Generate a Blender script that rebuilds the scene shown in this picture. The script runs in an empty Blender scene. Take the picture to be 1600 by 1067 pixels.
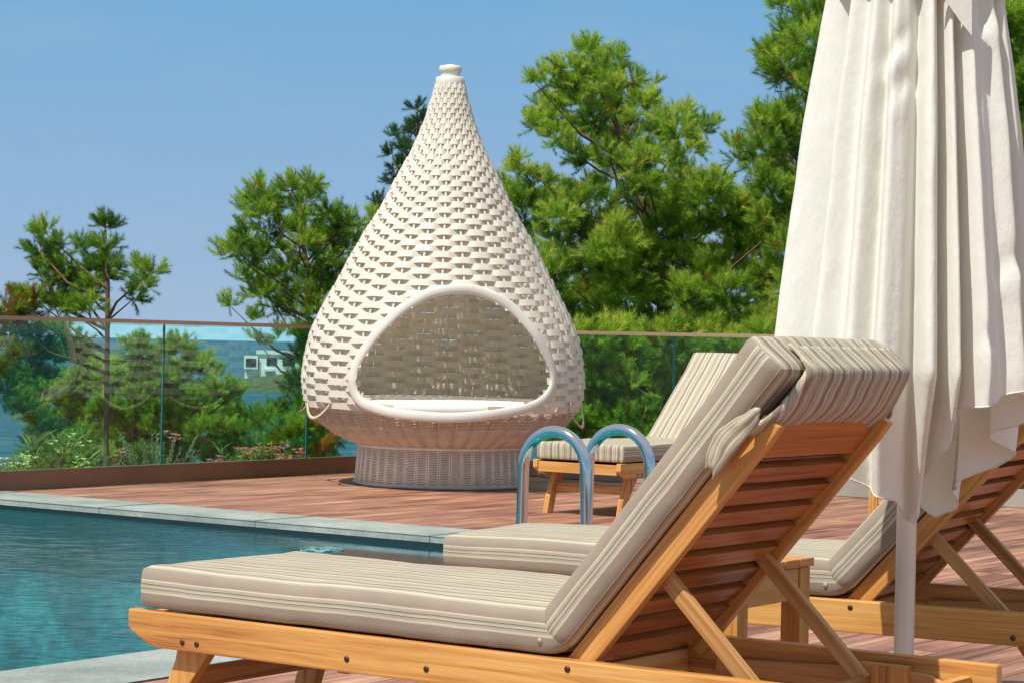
import bpy, bmesh, math, random
import numpy as np
from mathutils import Vector, Matrix, noise
random.seed(7); rng = np.random.default_rng(11)
S = bpy.context.scene; COL = S.collection
PI = math.pi; R = math.radians; V = Vector

# ------------------------------------------------------------------ helpers
def tag(o, label=None, cat=None, group=None, kind=None):
    if label: o['label'] = label
    if cat: o['category'] = cat
    if group: o['group'] = group
    if kind: o['kind'] = kind
    return o
def link(name, me, mat, parent=None):
    o = bpy.data.objects.new(name, me); COL.objects.link(o)
    if mat: me.materials.append(mat)
    if parent: o.parent = parent
    return o
def empty(name, loc=(0, 0, 0), rz=0):
    o = bpy.data.objects.new(name, None); COL.objects.link(o)
    o.location = loc; o.rotation_euler = (0, 0, rz); o.empty_display_size = .1
    return o
LENS = 3500.0; ROLL = math.atan(.0225); HC = 1.0
def at(px, py, D):                      # photo pixel at depth D -> world point
    dx, dy = px - 800, py - 533.5
    cx = dx * math.cos(ROLL) + dy * math.sin(ROLL); cy = -dx * math.sin(ROLL) + dy * math.cos(ROLL)
    return V((cx / LENS * D, D, HC - (cy - 3.5) / LENS * D))

class MB:
    """collects pieces into one mesh with uv"""
    def __init__(s): s.v = []; s.f = []; s.uv = []; s.sm = []
    def raw(s, vs, fs, uvs=None, smooth=False):
        b = len(s.v); s.v += [tuple(p) for p in vs]
        for i, f in enumerate(fs):
            s.f.append([b + k for k in f]); s.sm.append(smooth)
            s.uv.append(uvs[i] if uvs else [(vs[k][0], vs[k][1]) for k in f])
    def bm(s, b, L=V((1, 0, 0)), W=V((0, 1, 0)), smooth=False, seed=None):
        T = L.cross(W); o = random.uniform(0, 50) if seed is None else seed
        b.normal_update(); b.verts.index_update()
        vs = [v.co.copy() for v in b.verts]; fs = []; uvs = []
        for f in b.faces:
            n = f.normal; q = W if abs(n.dot(T)) >= abs(n.dot(W)) else T
            if abs(n.dot(L)) > .8: uvs.append([(v.co.dot(W) * .3 + o, v.co.dot(T) + o * 1.7) for v in f.verts])
            else: uvs.append([(v.co.dot(L) + o, v.co.dot(q) + o * 1.7) for v in f.verts])
            fs.append([v.index for v in f.verts])
        s.raw(vs, fs, uvs, smooth); b.free()
    def board(s, p0, p1, wd, w, t, bev=.003, seed=None):
        """rectangular board from p0 to p1, width w along wd, thickness t"""
        p0 = V(p0); p1 = V(p1); L = (p1 - p0); ln = L.length; L.normalize()
        W = V(wd); W = (W - L * W.dot(L)).normalized(); T = L.cross(W)
        b = bmesh.new(); bmesh.ops.create_cube(b, size=1)
        for v in b.verts:
            c = v.co; v.co = p0 + L * (c.x + .5) * ln + W * c.y * w + T * c.z * t
        if bev: bmesh.ops.bevel(b, geom=b.edges[:], offset=bev, segments=2, affect='EDGES', profile=.6)
        s.bm(b, L, W, seed=seed)
    def box(s, c, size, bev=.003, seed=None):
        c = V(c); s.board(c - V((size[0] / 2, 0, 0)), c + V((size[0] / 2, 0, 0)), (0, 1, 0), size[1], size[2], bev, seed)
    def prism(s, pts, ex, L, W, bev=.003):
        """polygon pts (3d) extruded by ex"""
        b = bmesh.new(); ex = V(ex)
        a = [b.verts.new(V(p)) for p in pts]; f = b.faces.new(a)
        r = bmesh.ops.extrude_face_region(b, geom=[f])
        for g in r['geom']:
            if isinstance(g, bmesh.types.BMVert): g.co += ex
        bmesh.ops.recalc_face_normals(b, faces=b.faces[:])
        if bev:
            ed = [e for e in b.edges if e.calc_face_angle(0) > .5]
            bmesh.ops.bevel(b, geom=ed, offset=bev, segments=2, affect='EDGES', profile=.6)
        s.bm(b, V(L).normalized(), V(W).normalized())
    def tube(s, pts, r, seg=12, cap=True, closed=False, flat=None):
        pts = [V(p) for p in pts]; n = len(pts); rr = r if hasattr(r, '__len__') else [r] * n
        vs = []; up = None
        for i, p in enumerate(pts):
            a = pts[(i - 1) % n] if (closed or i > 0) else p; c = pts[(i + 1) % n] if (closed or i < n - 1) else p
            t = (c - a).normalized()
            if up is None: up = t.orthogonal().normalized()
            up = (up - t * up.dot(t)).normalized(); sd = t.cross(up)
            for k in range(seg):
                an = 2 * PI * k / seg
                vs.append(p + (up * math.cos(an) + sd * math.sin(an)) * rr[i])
        fs = []; uvs = []
        for i in range(n if closed else n - 1):
            for k in range(seg):
                j = (i + 1) % n; k2 = (k + 1) % seg
                fs.append([i * seg + k, i * seg + k2, j * seg + k2, j * seg + k]); uvs.append([(i * .1, k / seg * .1), (i * .1, (k + 1) / seg * .1), (i * .1 + .1, (k + 1) / seg * .1), (i * .1 + .1, k / seg * .1)])
        if cap and not closed:
            fs.append(list(range(seg))[::-1]); fs.append([(n - 1) * seg + k for k in range(seg)]); uvs += [[(0, 0)] * seg] * 2
        s.raw(vs, fs, uvs, True)
    def lathe(s, prof, c=(0, 0, 0), seg=64, smooth=True):
        """prof: (r,z)"""
        c = V(c); vs = []; fs = []; n = len(prof)
        for (r, z) in prof:
            for k in range(seg):
                a = 2 * PI * k / seg; vs.append(c + V((r * math.cos(a), r * math.sin(a), z)))
        for i in range(n - 1):
            for k in range(seg):
                k2 = (k + 1) % seg; fs.append([i * seg + k, i * seg + k2, (i + 1) * seg + k2, (i + 1) * seg + k])
        s.raw(vs, fs, None, smooth)
    def build(s, name, mat, parent=None):
        me = bpy.data.meshes.new(name); me.from_pydata(s.v, [], s.f); me.validate(verbose=False)
        uv = me.uv_layers.new(name='UVMap')
        if len(me.polygons) == len(s.f):
            flat = [c for f in s.uv for p in f for c in p]
            uv.data.foreach_set('uv', flat); me.polygons.foreach_set('use_smooth', s.sm)
        me.update()
        return link(name, me, mat, parent)

def fast_mesh(name, verts, faces, mat, parent=None, attr=None, smooth=False):
    """verts Nx3, faces MxK numpy, attr: per-vertex float"""
    me = bpy.data.meshes.new(name); nv = len(verts); nf, k = faces.shape
    me.vertices.add(nv); me.vertices.foreach_set('co', verts.astype(np.float32).ravel())
    me.loops.add(nf * k); me.loops.foreach_set('vertex_index', faces.astype(np.int32).ravel())
    me.polygons.add(nf); me.polygons.foreach_set('loop_start', np.arange(0, nf * k, k, dtype=np.int32))
    me.polygons.foreach_set('loop_total', np.full(nf, k, dtype=np.int32))
    me.polygons.foreach_set('use_smooth', np.full(nf, bool(smooth)))
    if attr is not None:
        a = me.attributes.new('tone', 'FLOAT', 'POINT'); a.data.foreach_set('value', attr.astype(np.float32))
    me.update(calc_edges=True); me.validate()
    return link(name, me, mat, parent)

# ------------------------------------------------------------------ materials
def mat(name):
    m = bpy.data.materials.new(name); m.use_nodes = True; nt = m.node_tree
    return m, nt, nt.nodes['Principled BSDF']
def N(nt, t, **k):
    n = nt.nodes.new(t)
    for a, b in k.items():
        if a.startswith('_'): setattr(n, a[1:], b)
        else: n.inputs[a.replace('__', ' ')].default_value = b
    return n
def ramp(nt, cols):
    r = nt.nodes.new('ShaderNodeValToRGB'); e = r.color_ramp.elements
    while len(e) < len(cols): e.new(.5)
    for i, (p, c) in enumerate(cols): e[i].position = p; e[i].color = (*c, 1)
    return r
def noise_n(nt, vec, scale, detail=4, rough=.55):
    n = N(nt, 'ShaderNodeTexNoise', Scale=scale, Detail=detail, Roughness=rough)
    if vec: nt.links.new(vec, n.inputs['Vector'])
    return n
def bump(nt, h, bs, st=.3, dist=.01, prev=None):
    b = N(nt, 'ShaderNodeBump', Strength=st, Distance=dist); nt.links.new(h, b.inputs['Height'])
    if prev: nt.links.new(prev.outputs[0], b.inputs['Normal'])
    nt.links.new(b.outputs[0], bs.inputs['Normal']); return b

def wood(name, cols, rough=.45, gx=1.3, gy=38., spec=.5, bst=.45, blot=.75):
    m, nt, bs = mat(name); L = nt.links.new
    tc = N(nt, 'ShaderNodeTexCoord'); mp = N(nt, 'ShaderNodeMapping'); mp.inputs['Scale'].default_value = (gx, gy, 1)
    L(tc.outputs['UV'], mp.inputs[0])
    g = noise_n(nt, mp.outputs[0], 1.6, 6, .6); g.inputs['Distortion'].default_value = .6
    mp2 = N(nt, 'ShaderNodeMapping'); mp2.inputs['Scale'].default_value = (gx * 3, gy * 6, 1); L(tc.outputs['UV'], mp2.inputs[0])
    f = noise_n(nt, mp2.outputs[0], 2.2, 3, .7)
    mp3 = N(nt, 'ShaderNodeMapping'); mp3.inputs['Scale'].default_value = (.6, 2.2, 1); L(tc.outputs['UV'], mp3.inputs[0])
    b = noise_n(nt, mp3.outputs[0], 1.5, 2, .5)
    a1 = N(nt, 'ShaderNodeMath', _operation='MULTIPLY_ADD'); a1.inputs[1].default_value = .35; L(f.outputs[0], a1.inputs[0]); L(g.outputs[0], a1.inputs[2])
    a2 = N(nt, 'ShaderNodeMath', _operation='MULTIPLY_ADD'); a2.inputs[1].default_value = blot; L(b.outputs[0], a2.inputs[0]); L(a1.outputs[0], a2.inputs[2])
    sc = N(nt, 'ShaderNodeMapRange'); sc.inputs[1].default_value = .5 + .22 * blot / .5; sc.inputs[2].default_value = .92 + .28 * blot / .5; L(a2.outputs[0], sc.inputs[0])
    r = ramp(nt, cols); L(sc.outputs[0], r.inputs[0]); L(r.outputs[0], bs.inputs['Base Color'])
    bs.inputs['Roughness'].default_value = rough; bs.inputs['Specular IOR Level'].default_value = spec
    if name == 'deck_wood':
        gm = noise_n(nt, tc.outputs['Object'], 1.1, 7, .7); gr = ramp(nt, [(.38, (.62, .60, .58)), (.55, (1, 1, 1)), (.7, (1.12, 1.1, 1.06))]); L(gm.outputs[0], gr.inputs[0])
        gx_ = N(nt, 'ShaderNodeMixRGB', _blend_type='MULTIPLY'); gx_.inputs[0].default_value = .8; L(r.outputs[0], gx_.inputs[1]); L(gr.outputs[0], gx_.inputs[2]); L(gx_.outputs[0], bs.inputs['Base Color'])
    bump(nt, a1.outputs[0], bs, bst, .002)
    return m
M = {}
M['teak'] = wood('teak', [(0, (.30, .105, .022)), (.18, (.50, .21, .05)), (.45, (.62, .30, .08)), (.75, (.70, .385, .12)), (1, (.75, .46, .17))], .42)
M['teak_back'] = wood('teak_shade_red', [(0, (.22, .06, .015)), (.4, (.42, .13, .030)), (.75, (.52, .185, .045)), (1, (.58, .24, .06))], .38)  # slat teak made redder and darker: shade and deck bounce put into the colour
M['teak_pale'] = wood('teak_weathered', [(0, (.36, .17, .05)), (.4, (.54, .28, .095)), (1, (.68, .41, .17))], .5)
M['deck'] = wood('deck_wood', [(0, (.15, .058, .032)), (.35, (.34, .15, .095)), (.7, (.47, .24, .155)), (1, (.58, .35, .24))], .55, gx=.8, gy=16, bst=.5, blot=1.0)

def simple(name, c, rough=.5, metal=0, spec=.5, nz=None, amt=.15, bst=0, bd=.002):
    m, nt, bs = mat(name); bs.inputs['Base Color'].default_value = (*c, 1)
    bs.inputs['Roughness'].default_value = rough; bs.inputs['Metallic'].default_value = metal; bs.inputs['Specular IOR Level'].default_value = spec
    if nz:
        tc = N(nt, 'ShaderNodeTexCoord'); n = noise_n(nt, tc.outputs['Object'], nz, 5, .6)
        r = ramp(nt, [(.3, tuple(x * (1 - amt) for x in c)), (.7, tuple(min(1, x * (1 + amt)) for x in c))])
        nt.links.new(n.outputs[0], r.inputs[0]); nt.links.new(r.outputs[0], bs.inputs['Base Color'])
        if bst: bump(nt, n.outputs[0], bs, bst, bd)
    return m
M['steel'] = simple('polished_steel', (.72, .73, .74), .09, 1)
M['bronze'] = simple('bronze_aluminium', (.25, .145, .085), .38, .2, nz=3, amt=.12)
M['bronze_lit'] = simple('sunlit_beige_bronze', (.42, .31, .20), .4, .3, nz=3, amt=.1)  # right handrail bronze lightened to beige: sunlight put into the colour
M['bronze_rail'] = simple('sunlit_bronze', (.40, .25, .155), .38, .2)  # left handrail bronze lightened: sun on the rail put into the colour
M['grey_lit'] = simple('sunlit_grey_base', (.38, .37, .33), .45, .2, nz=3, amt=.1)  # right base channel greyed and lightened: its sunlit look is painted in
M['wicker'] = simple('white_resin_strap', (.87, .83, .755), .42, spec=.4, nz=9, amt=.07)
def add_transl(m, c, f):
    nt = m.node_tree; bs = nt.nodes['Principled BSDF']; tr = N(nt, 'ShaderNodeBsdfTranslucent'); tr.inputs[0].default_value = (*c, 1)
    mx = N(nt, 'ShaderNodeMixShader'); mx.inputs[0].default_value = f; nt.links.new(bs.outputs[0], mx.inputs[1]); nt.links.new(tr.outputs[0], mx.inputs[2]); nt.links.new(mx.outputs[0], nt.nodes['Material Output'].inputs[0])
add_transl(M['wicker'], (1.0, .84, .62), .30)
M['wicker_bounce'] = simple('peach_bounce_wicker', (.76, .60, .46), .5, spec=.35, nz=14, amt=.12)  # cream bowl wicker tinted peach: bounce from the deck put into the colour
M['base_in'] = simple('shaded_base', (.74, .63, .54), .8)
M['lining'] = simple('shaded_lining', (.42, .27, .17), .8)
M['wicker_base'] = simple('fine_grey_wicker', (.90, .81, .70), .5, spec=.35, nz=14, amt=.12)
M['frame_white'] = simple('white_coated_tube', (.74, .70, .62), .65, nz=5, amt=.05)
M['ring_grey'] = simple('grey_base_ring', (.48, .46, .44), .4)
M['strap'] = simple('beige_strap', (.66, .50, .36), .6)
M['pole'] = simple('white_painted_pole', (.93, .94, .88), .3, nz=6, amt=.04)
M['bolt'] = simple('dark_steel_bolt', (.10, .07, .05), .4, .8)
M['cushion_white'] = simple('white_cushion_cloth', (.74, .71, .66), .8, nz=60, amt=.06, bst=.2)
M['bark'] = simple('pine_bark', (.20, .12, .085), .9, nz=9, amt=.45, bst=.6, bd=.02)
M['soil'] = simple('dry_soil', (.10, .07, .045), .95, nz=5, amt=.4, bst=.5, bd=.03)
M['house'] = simple('white_render', (.85, .85, .84), .7)
M['darkglass'] = simple('dark_window', (.03, .05, .06), .1)
M['orange'] = simple('orange_plastic', (.95, .22, .01), .4)
M['white_band'] = simple('white_band', (.8, .8, .8), .5)

# striped fabric
def stripes():
    m, nt, bs = mat('striped_fabric'); L = nt.links.new
    tc = N(nt, 'ShaderNodeTexCoord'); sx = N(nt, 'ShaderNodeSeparateXYZ'); L(tc.outputs['UV'], sx.inputs[0])
    md = N(nt, 'ShaderNodeMath', _operation='MULTIPLY'); md.inputs[1].default_value = 1 / .14; L(sx.outputs['Y'], md.inputs[0])
    fr = N(nt, 'ShaderNodeMath', _operation='FRACT'); L(md.outputs[0], fr.inputs[0])
    sage = (.44, .40, .305); taupe = (.28, .22, .16); cream = (.64, .575, .44); dark = (.16, .15, .12); pale = (.56, .525, .43); rust = (.33, .19, .10); tp2 = (.34, .285, .225)
    r = ramp(nt, [(0, sage), (.08, cream), (.13, sage), (.2, taupe), (.30, pale), (.36, dark), (.375, sage), (.5, cream), (.55, taupe), (.66, sage), (.74, pale), (.79, dark), (.805, sage), (.9, rust), (.94, sage)])
    r.color_ramp.interpolation = 'CONSTANT'; L(fr.outputs[0], r.inputs[0])
    r_s = ramp(nt, [(0, tp2), (.30, cream), (.335, sage), (.40, dark), (.42, sage), (.455, pale), (.49, dark), (.51, sage), (.56, pale), (.585, cream), (.62, tp2), (.92, cream), (.94, taupe)]); r_s.color_ramp.interpolation = 'CONSTANT'
    # band position on the boxing: distance outside 0..width
    up = N(nt, 'ShaderNodeMath', _operation='SUBTRACT'); up.inputs[1].default_value = .608; L(sx.outputs['Y'], up.inputs[0])
    ng = N(nt, 'ShaderNodeMath', _operation='MULTIPLY'); ng.inputs[1].default_value = -1; L(sx.outputs['Y'], ng.inputs[0])
    mxm = N(nt, 'ShaderNodeMath', _operation='MAXIMUM'); L(up.outputs[0], mxm.inputs[0]); L(ng.outputs[0], mxm.inputs[1])
    dv = N(nt, 'ShaderNodeMath', _operation='DIVIDE'); dv.inputs[1].default_value = .103; L(mxm.outputs[0], dv.inputs[0]); L(dv.outputs[0], r_s.inputs[0])
    gt = N(nt, 'ShaderNodeMath', _operation='GREATER_THAN'); gt.inputs[1].default_value = .0001; L(mxm.outputs[0], gt.inputs[0])
    rs = N(nt, 'ShaderNodeMixRGB'); L(gt.outputs[0], rs.inputs[0]); L(r.outputs[0], rs.inputs[1]); L(r_s.outputs[0], rs.inputs[2]); r = rs
    n = noise_n(nt, tc.outputs['Object'], 7, 3, .5)
    mx = N(nt, 'ShaderNodeMixRGB', _blend_type='MULTIPLY'); mx.inputs[0].default_value = .28
    L(r.outputs[0], mx.inputs[1]); r2 = ramp(nt, [(.3, (.72, .72, .72)), (.7, (1.15, 1.13, 1.1))]); L(n.outputs[0], r2.inputs[0]); L(r2.outputs[0], mx.inputs[2])
    # weave checks
    w1 = N(nt, 'ShaderNodeTexWave', Scale=90, Distortion=0); w1.bands_direction = 'X'; L(tc.outputs['UV'], w1.inputs['Vector'])
    w2 = N(nt, 'ShaderNodeTexWave', Scale=90, Distortion=0); w2.bands_direction = 'Y'; L(tc.outputs['UV'], w2.inputs['Vector'])
    mw = N(nt, 'ShaderNodeMath', _operation='MULTIPLY'); L(w1.outputs['Fac'], mw.inputs[0]); L(w2.outputs['Fac'], mw.inputs[1])
    mx2 = N(nt, 'ShaderNodeMixRGB', _blend_type='MULTIPLY'); mx2.inputs[0].default_value = .3; L(mx.outputs[0], mx2.inputs[1]); 
    r3 = ramp(nt, [(0, (.75, .75, .75)), (.5, (1.12, 1.12, 1.12))]); L(mw.outputs[0], r3.inputs[0]); L(r3.outputs[0], mx2.inputs[2])
    L(mx2.outputs[0], bs.inputs['Base Color'])
    bs.inputs['Roughness'].default_value = .72; bs.inputs['Specular IOR Level'].default_value = .3
    mpw = N(nt, 'ShaderNodeMapping'); mpw.inputs['Scale'].default_value = (9, 3, 9); L(tc.outputs['Object'], mpw.inputs[0])
    n2 = noise_n(nt, mpw.outputs[0], 1.6, 4, .6)
    b1 = bump(nt, n2.outputs[0], bs, .3, .008); bump(nt, mw.outputs[0], bs, .25, .0006, b1)
    return m
M['stripe'] = stripes()

# canopy cloth
def cloth():
    m, nt, bs = mat('cream_canopy_cloth'); L = nt.links.new
    tc = N(nt, 'ShaderNodeTexCoord'); mp = N(nt, 'ShaderNodeMapping'); mp.inputs['Scale'].default_value = (1, 1, .45); L(tc.outputs['Object'], mp.inputs[0])
    n = noise_n(nt, mp.outputs[0], 6, 5, .6); r = ramp(nt, [(.3, (.86, .86, .79)), (.6, (.90, .905, .85)), (.8, (.91, .92, .87))]); L(n.outputs[0], r.inputs[0])
    L(r.outputs[0], bs.inputs['Base Color']); bs.inputs['Roughness'].default_value = .85; bs.inputs['Specular IOR Level'].default_value = .2
    n2 = noise_n(nt, mp.outputs[0], 26, 6, .62); b1 = bump(nt, n2.outputs[0], bs, .55, .008)
    n3 = noise_n(nt, tc.outputs['Object'], 220, 2, .5); bump(nt, n3.outputs[0], bs, .25, .001, b1)
    tr = N(nt, 'ShaderNodeBsdfTranslucent'); tr.inputs[0].default_value = (.85, .74, .58, 1)
    mx = N(nt, 'ShaderNodeMixShader'); mx.inputs[0].default_value = .2
    L(bs.outputs[0], mx.inputs[1]); L(tr.outputs[0], mx.inputs[2]); L(mx.outputs[0], nt.nodes['Material Output'].inputs[0])
    return m
M['cloth'] = cloth()

def foliage(name, cols, transl=(.20, .38, .05), tf=.5):
    m, nt, bs = mat(name); L = nt.links.new
    at_ = N(nt, 'ShaderNodeAttribute', _attribute_name='tone'); r = ramp(nt, cols); L(at_.outputs['Fac'], r.inputs[0])
    L(r.outputs[0], bs.inputs['Base Color']); bs.inputs['Roughness'].default_value = .5; bs.inputs['Specular IOR Level'].default_value = .35
    tr = N(nt, 'ShaderNodeBsdfTranslucent'); g = N(nt, 'ShaderNodeMixRGB', _blend_type='MULTIPLY'); g.inputs[0].default_value = 1
    L(r.outputs[0], g.inputs[1]); g.inputs[2].default_value = (1.5, 1.6, .8, 1); L(g.outputs[0], tr.inputs[0])
    mx = N(nt, 'ShaderNodeMixShader'); mx.inputs[0].default_value = tf
    L(bs.outputs[0], mx.inputs[1]); L(tr.outputs[0], mx.inputs[2]); L(mx.outputs[0], nt.nodes['Material Output'].inputs[0])
    return m
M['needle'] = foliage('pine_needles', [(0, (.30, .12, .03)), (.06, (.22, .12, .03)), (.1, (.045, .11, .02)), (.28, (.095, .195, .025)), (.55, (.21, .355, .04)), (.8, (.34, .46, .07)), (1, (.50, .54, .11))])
M['needle_dark'] = foliage('dark_pine_needles', [(0, (.02, .06, .03)), (.5, (.035, .10, .04)), (1, (.07, .16, .05))])
M['oleander'] = foliage('oleander_leaf', [(0, (.04, .10, .02)), (.5, (.10, .22, .03)), (1, (.32, .42, .08))])
M['rosemary'] = foliage('grey_green_leaf', [(0, (.10, .16, .08)), (.6, (.26, .34, .22)), (1, (.42, .48, .36))])
M['pink'] = foliage('pink_petal', [(0, (.65, .05, .14)), (1, (.85, .35, .42))])
M['whitef'] = foliage('white_petal', [(0, (.75, .68, .35)), (1, (.85, .85, .80))])

def stone():
    m, nt, bs = mat('grey_green_slate'); L = nt.links.new
    tc = N(nt, 'ShaderNodeTexCoord'); n = noise_n(nt, tc.outputs['Object'], 2.2, 8, .65)
    r = ramp(nt, [(.3, (.19, .22, .20)), (.5, (.30, .335, .31)), (.7, (.42, .45, .41))]); L(n.outputs[0], r.inputs[0])
    n2 = noise_n(nt, tc.outputs['Object'], 60, 4, .7); mx = N(nt, 'ShaderNodeMixRGB', _blend_type='OVERLAY'); mx.inputs[0].default_value = .5
    L(r.outputs[0], mx.inputs[1]); L(n2.outputs[0], mx.inputs[2]); L(mx.outputs[0], bs.inputs['Base Color'])
    bs.inputs['Roughness'].default_value = .55; b = bump(nt, n.outputs[0], bs, .4, .01); bump(nt, n2.outputs[0], bs, .3, .002, b)
    return m
M['stone'] = stone()
def tile():
    m, nt, bs = mat('pool_tile'); L = nt.links.new
    tc = N(nt, 'ShaderNodeTexCoord'); n = noise_n(nt, tc.outputs['Object'], 2.2, 6, .68)
    r = ramp(nt, [(.38, (.008, .10, .12)), (.5, (.02, .30, .32)), (.62, (.14, .66, .62))]); L(n.outputs[0], r.inputs[0]); L(r.outputs[0], bs.inputs['Base Color'])  # pale noise patches stand for caustics, put into the tile colour
    bs.inputs['Roughness'].default_value = .6
    return m
M['tile'] = tile()
def water():
    m, nt, bs = mat('pool_water'); L = nt.links.new; out = nt.nodes['Material Output']
    tc = N(nt, 'ShaderNodeTexCoord'); mp = N(nt, 'ShaderNodeMapping'); mp.inputs['Rotation'].default_value = (0, 0, R(-8)); mp.inputs['Scale'].default_value = (1.0, 2.1, 1)
    L(tc.outputs['Object'], mp.inputs[0])
    n = noise_n(nt, mp.outputs[0], 8.5, 3, .5); n.inputs['Distortion'].default_value = .4
    n2 = noise_n(nt, mp.outputs[0], 26, 3, .6)
    b1 = N(nt, 'ShaderNodeBump', Strength=.3, Distance=.03); L(n.outputs[0], b1.inputs['Height'])
    b2 = N(nt, 'ShaderNodeBump', Strength=.8, Distance=.0035); L(n2.outputs[0], b2.inputs['Height']); L(b1.outputs[0], b2.inputs['Normal'])
    fr = N(nt, 'ShaderNodeFresnel', IOR=1.33); L(b2.outputs[0], fr.inputs['Normal'])
    gl = N(nt, 'ShaderNodeBsdfGlossy', Roughness=.03); gl.inputs[0].default_value = (.85, .95, 1, 1); L(b2.outputs[0], gl.inputs['Normal'])
    tr = N(nt, 'ShaderNodeBsdfTransparent'); tr.inputs[0].default_value = (.55, .88, .92, 1)
    df = N(nt, 'ShaderNodeBsdfDiffuse'); df.inputs[0].default_value = (.008, .19, .21, 1); L(b2.outputs[0], df.inputs['Normal'])
    m1 = N(nt, 'ShaderNodeMixShader'); m1.inputs[0].default_value = .25; L(tr.outputs[0], m1.inputs[1]); L(df.outputs[0], m1.inputs[2])
    ta = N(nt, 'ShaderNodeAttribute', _attribute_name='tone')
    for b_, lo, hi in ((b1, .01, .8), (b2, .05, .8)):
        mr = N(nt, 'ShaderNodeMapRange'); mr.inputs[3].default_value = lo; mr.inputs[4].default_value = hi; L(ta.outputs['Fac'], mr.inputs[0]); L(mr.outputs[0], b_.inputs['Strength'])
    mr = N(nt, 'ShaderNodeMapRange'); mr.inputs[3].default_value = 1.3; mr.inputs[4].default_value = .75; L(ta.outputs['Fac'], mr.inputs[0])
    k = N(nt, 'ShaderNodeMath', _operation='MULTIPLY'); L(mr.outputs[0], k.inputs[1]); k.use_clamp = True; L(fr.outputs[0], k.inputs[0])
    m2 = N(nt, 'ShaderNodeMixShader'); L(k.outputs[0], m2.inputs[0]); L(m1.outputs[0], m2.inputs[1]); L(gl.outputs[0], m2.inputs[2])
    L(m2.outputs[0], out.inputs[0]); return m
M['water'] = water()
def glass():
    m, nt, bs = mat('tinted_glass'); L = nt.links.new; out = nt.nodes['Material Output']
    fr = N(nt, 'ShaderNodeFresnel', IOR=1.75); gl = N(nt, 'ShaderNodeBsdfGlossy', Roughness=.0); gl.inputs[0].default_value = (1, 1, 1, 1)
    tr = N(nt, 'ShaderNodeBsdfTransparent'); tr.inputs[0].default_value = (.75, .955, .905, 1)
    ge = N(nt, 'ShaderNodeNewGeometry'); iv = N(nt, 'ShaderNodeMath', _operation='SUBTRACT'); iv.inputs[0].default_value = 1; L(ge.outputs['Backfacing'], iv.inputs[1])
    mf = N(nt, 'ShaderNodeMath', _operation='MULTIPLY'); L(fr.outputs[0], mf.inputs[0]); L(iv.outputs[0], mf.inputs[1])
    m2 = N(nt, 'ShaderNodeMixShader'); L(mf.outputs[0], m2.inputs[0]); L(tr.outputs[0], m2.inputs[1]); L(gl.outputs[0], m2.inputs[2])
    L(m2.outputs[0], out.inputs[0]); return m
M['glass'] = glass()
M['glass_edge'] = simple('green_glass_edge', (.02, .16, .17), .15)
def sea():
    m, nt, bs = mat('sea_water'); L = nt.links.new
    tc = N(nt, 'ShaderNodeTexCoord'); mp = N(nt, 'ShaderNodeMapping'); mp.inputs['Scale'].default_value = (.05, .16, 1); L(tc.outputs['Object'], mp.inputs[0])
    n = noise_n(nt, mp.outputs[0], 1.0, 8, .7); r = ramp(nt, [(.35, (.006, .05, .09)), (.65, (.03, .15, .21))]); L(n.outputs[0], r.inputs[0]); L(r.outputs[0], bs.inputs['Base Color'])
    bs.inputs['Roughness'].default_value = .35; bs.inputs['Specular IOR Level'].default_value = .25; bump(nt, n.outputs[0], bs, 1, 1.2); return m
M['sea'] = sea()
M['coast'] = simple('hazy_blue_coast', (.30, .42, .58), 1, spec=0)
M['terrain'] = simple('scrub_hillside', (.09, .10, .04), .95, nz=.6, amt=.5, bst=.6, bd=.3)
M['wood_far'] = simple('far_tree_canopy', (.06, .13, .04), .9, nz=.35, amt=.6, bst=1, bd=1.0)

# ------------------------------------------------------------------ site frame
TH = R(35.5); A = V((-math.cos(TH), math.sin(TH), 0)); B = V((math.sin(TH), math.cos(TH), 0))
O = V((1.21, 10.36, 0))                         # pool corner
def P(a, b, z=0): q = O + A * a - B * b; return V((q.x, q.y, z))
RB = -4.79                                       # right railing line (b), RA left railing line (a)
RA = 5.84
# deck boards run along B
def planks(b0, b1, a0, a1, mb):
    w = .135; gap = .009; a = a0
    while a < a1 - .02:
        ww = min(w, a1 - a); b = b0 + random.uniform(-3, 0)
        while b < b1:
            ln = random.uniform(3.2, 4.6); s0 = max(b, b0); s1 = min(b + ln, b1)
            if s1 - s0 > .05:
                mb.board(P(a + ww / 2, s0 + .002, -.0125 + random.uniform(-.0008, .0008)), P(a + ww / 2, s1 - .002, -.0125), A, ww - gap, .025, .0025)
            b += ln
        a += w
d = MB(); planks(RB + .0, -.502, -14, RA, d); planks(-.502, 13, -14, -.425, d)
tag(d.build('deck', M['deck']), kind='structure')
g = MB(); g.box(P(-4, -2.6, -.05) * 1, (1, 1, .02), 0)
g = MB()
def quad(mb, p, z): mb.raw([V((q.x, q.y, z)) for q in p], [[0, 1, 2, 3]])
quad(g, [P(-14, RB), P(RA, RB), P(RA, -.5), P(-14, -.5)], -.04); quad(g, [P(-14, -.5), P(-.42, -.5), P(-.42, 13), P(-14, 13)], -.04)
tag(g.build('deck_subfloor', M['soil']), kind='structure')
# coping stones
c = MB()
x = -.42
while x < RA - .05:
    l = min(1.2, RA - .03 - x); c.board(P(x + .001, -.25, -.012), P(x + l - .001, -.25, -.012), B, .494, .034, .004); x += l
y = .003
while y < 12:
    c.board(P(-.21, y + .003, -.012), P(-.21, y + 1.197, -.012), A, .414, .034, .004); y += 1.2
tag(c.build('pool_coping', M['stone']), kind='structure')
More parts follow.
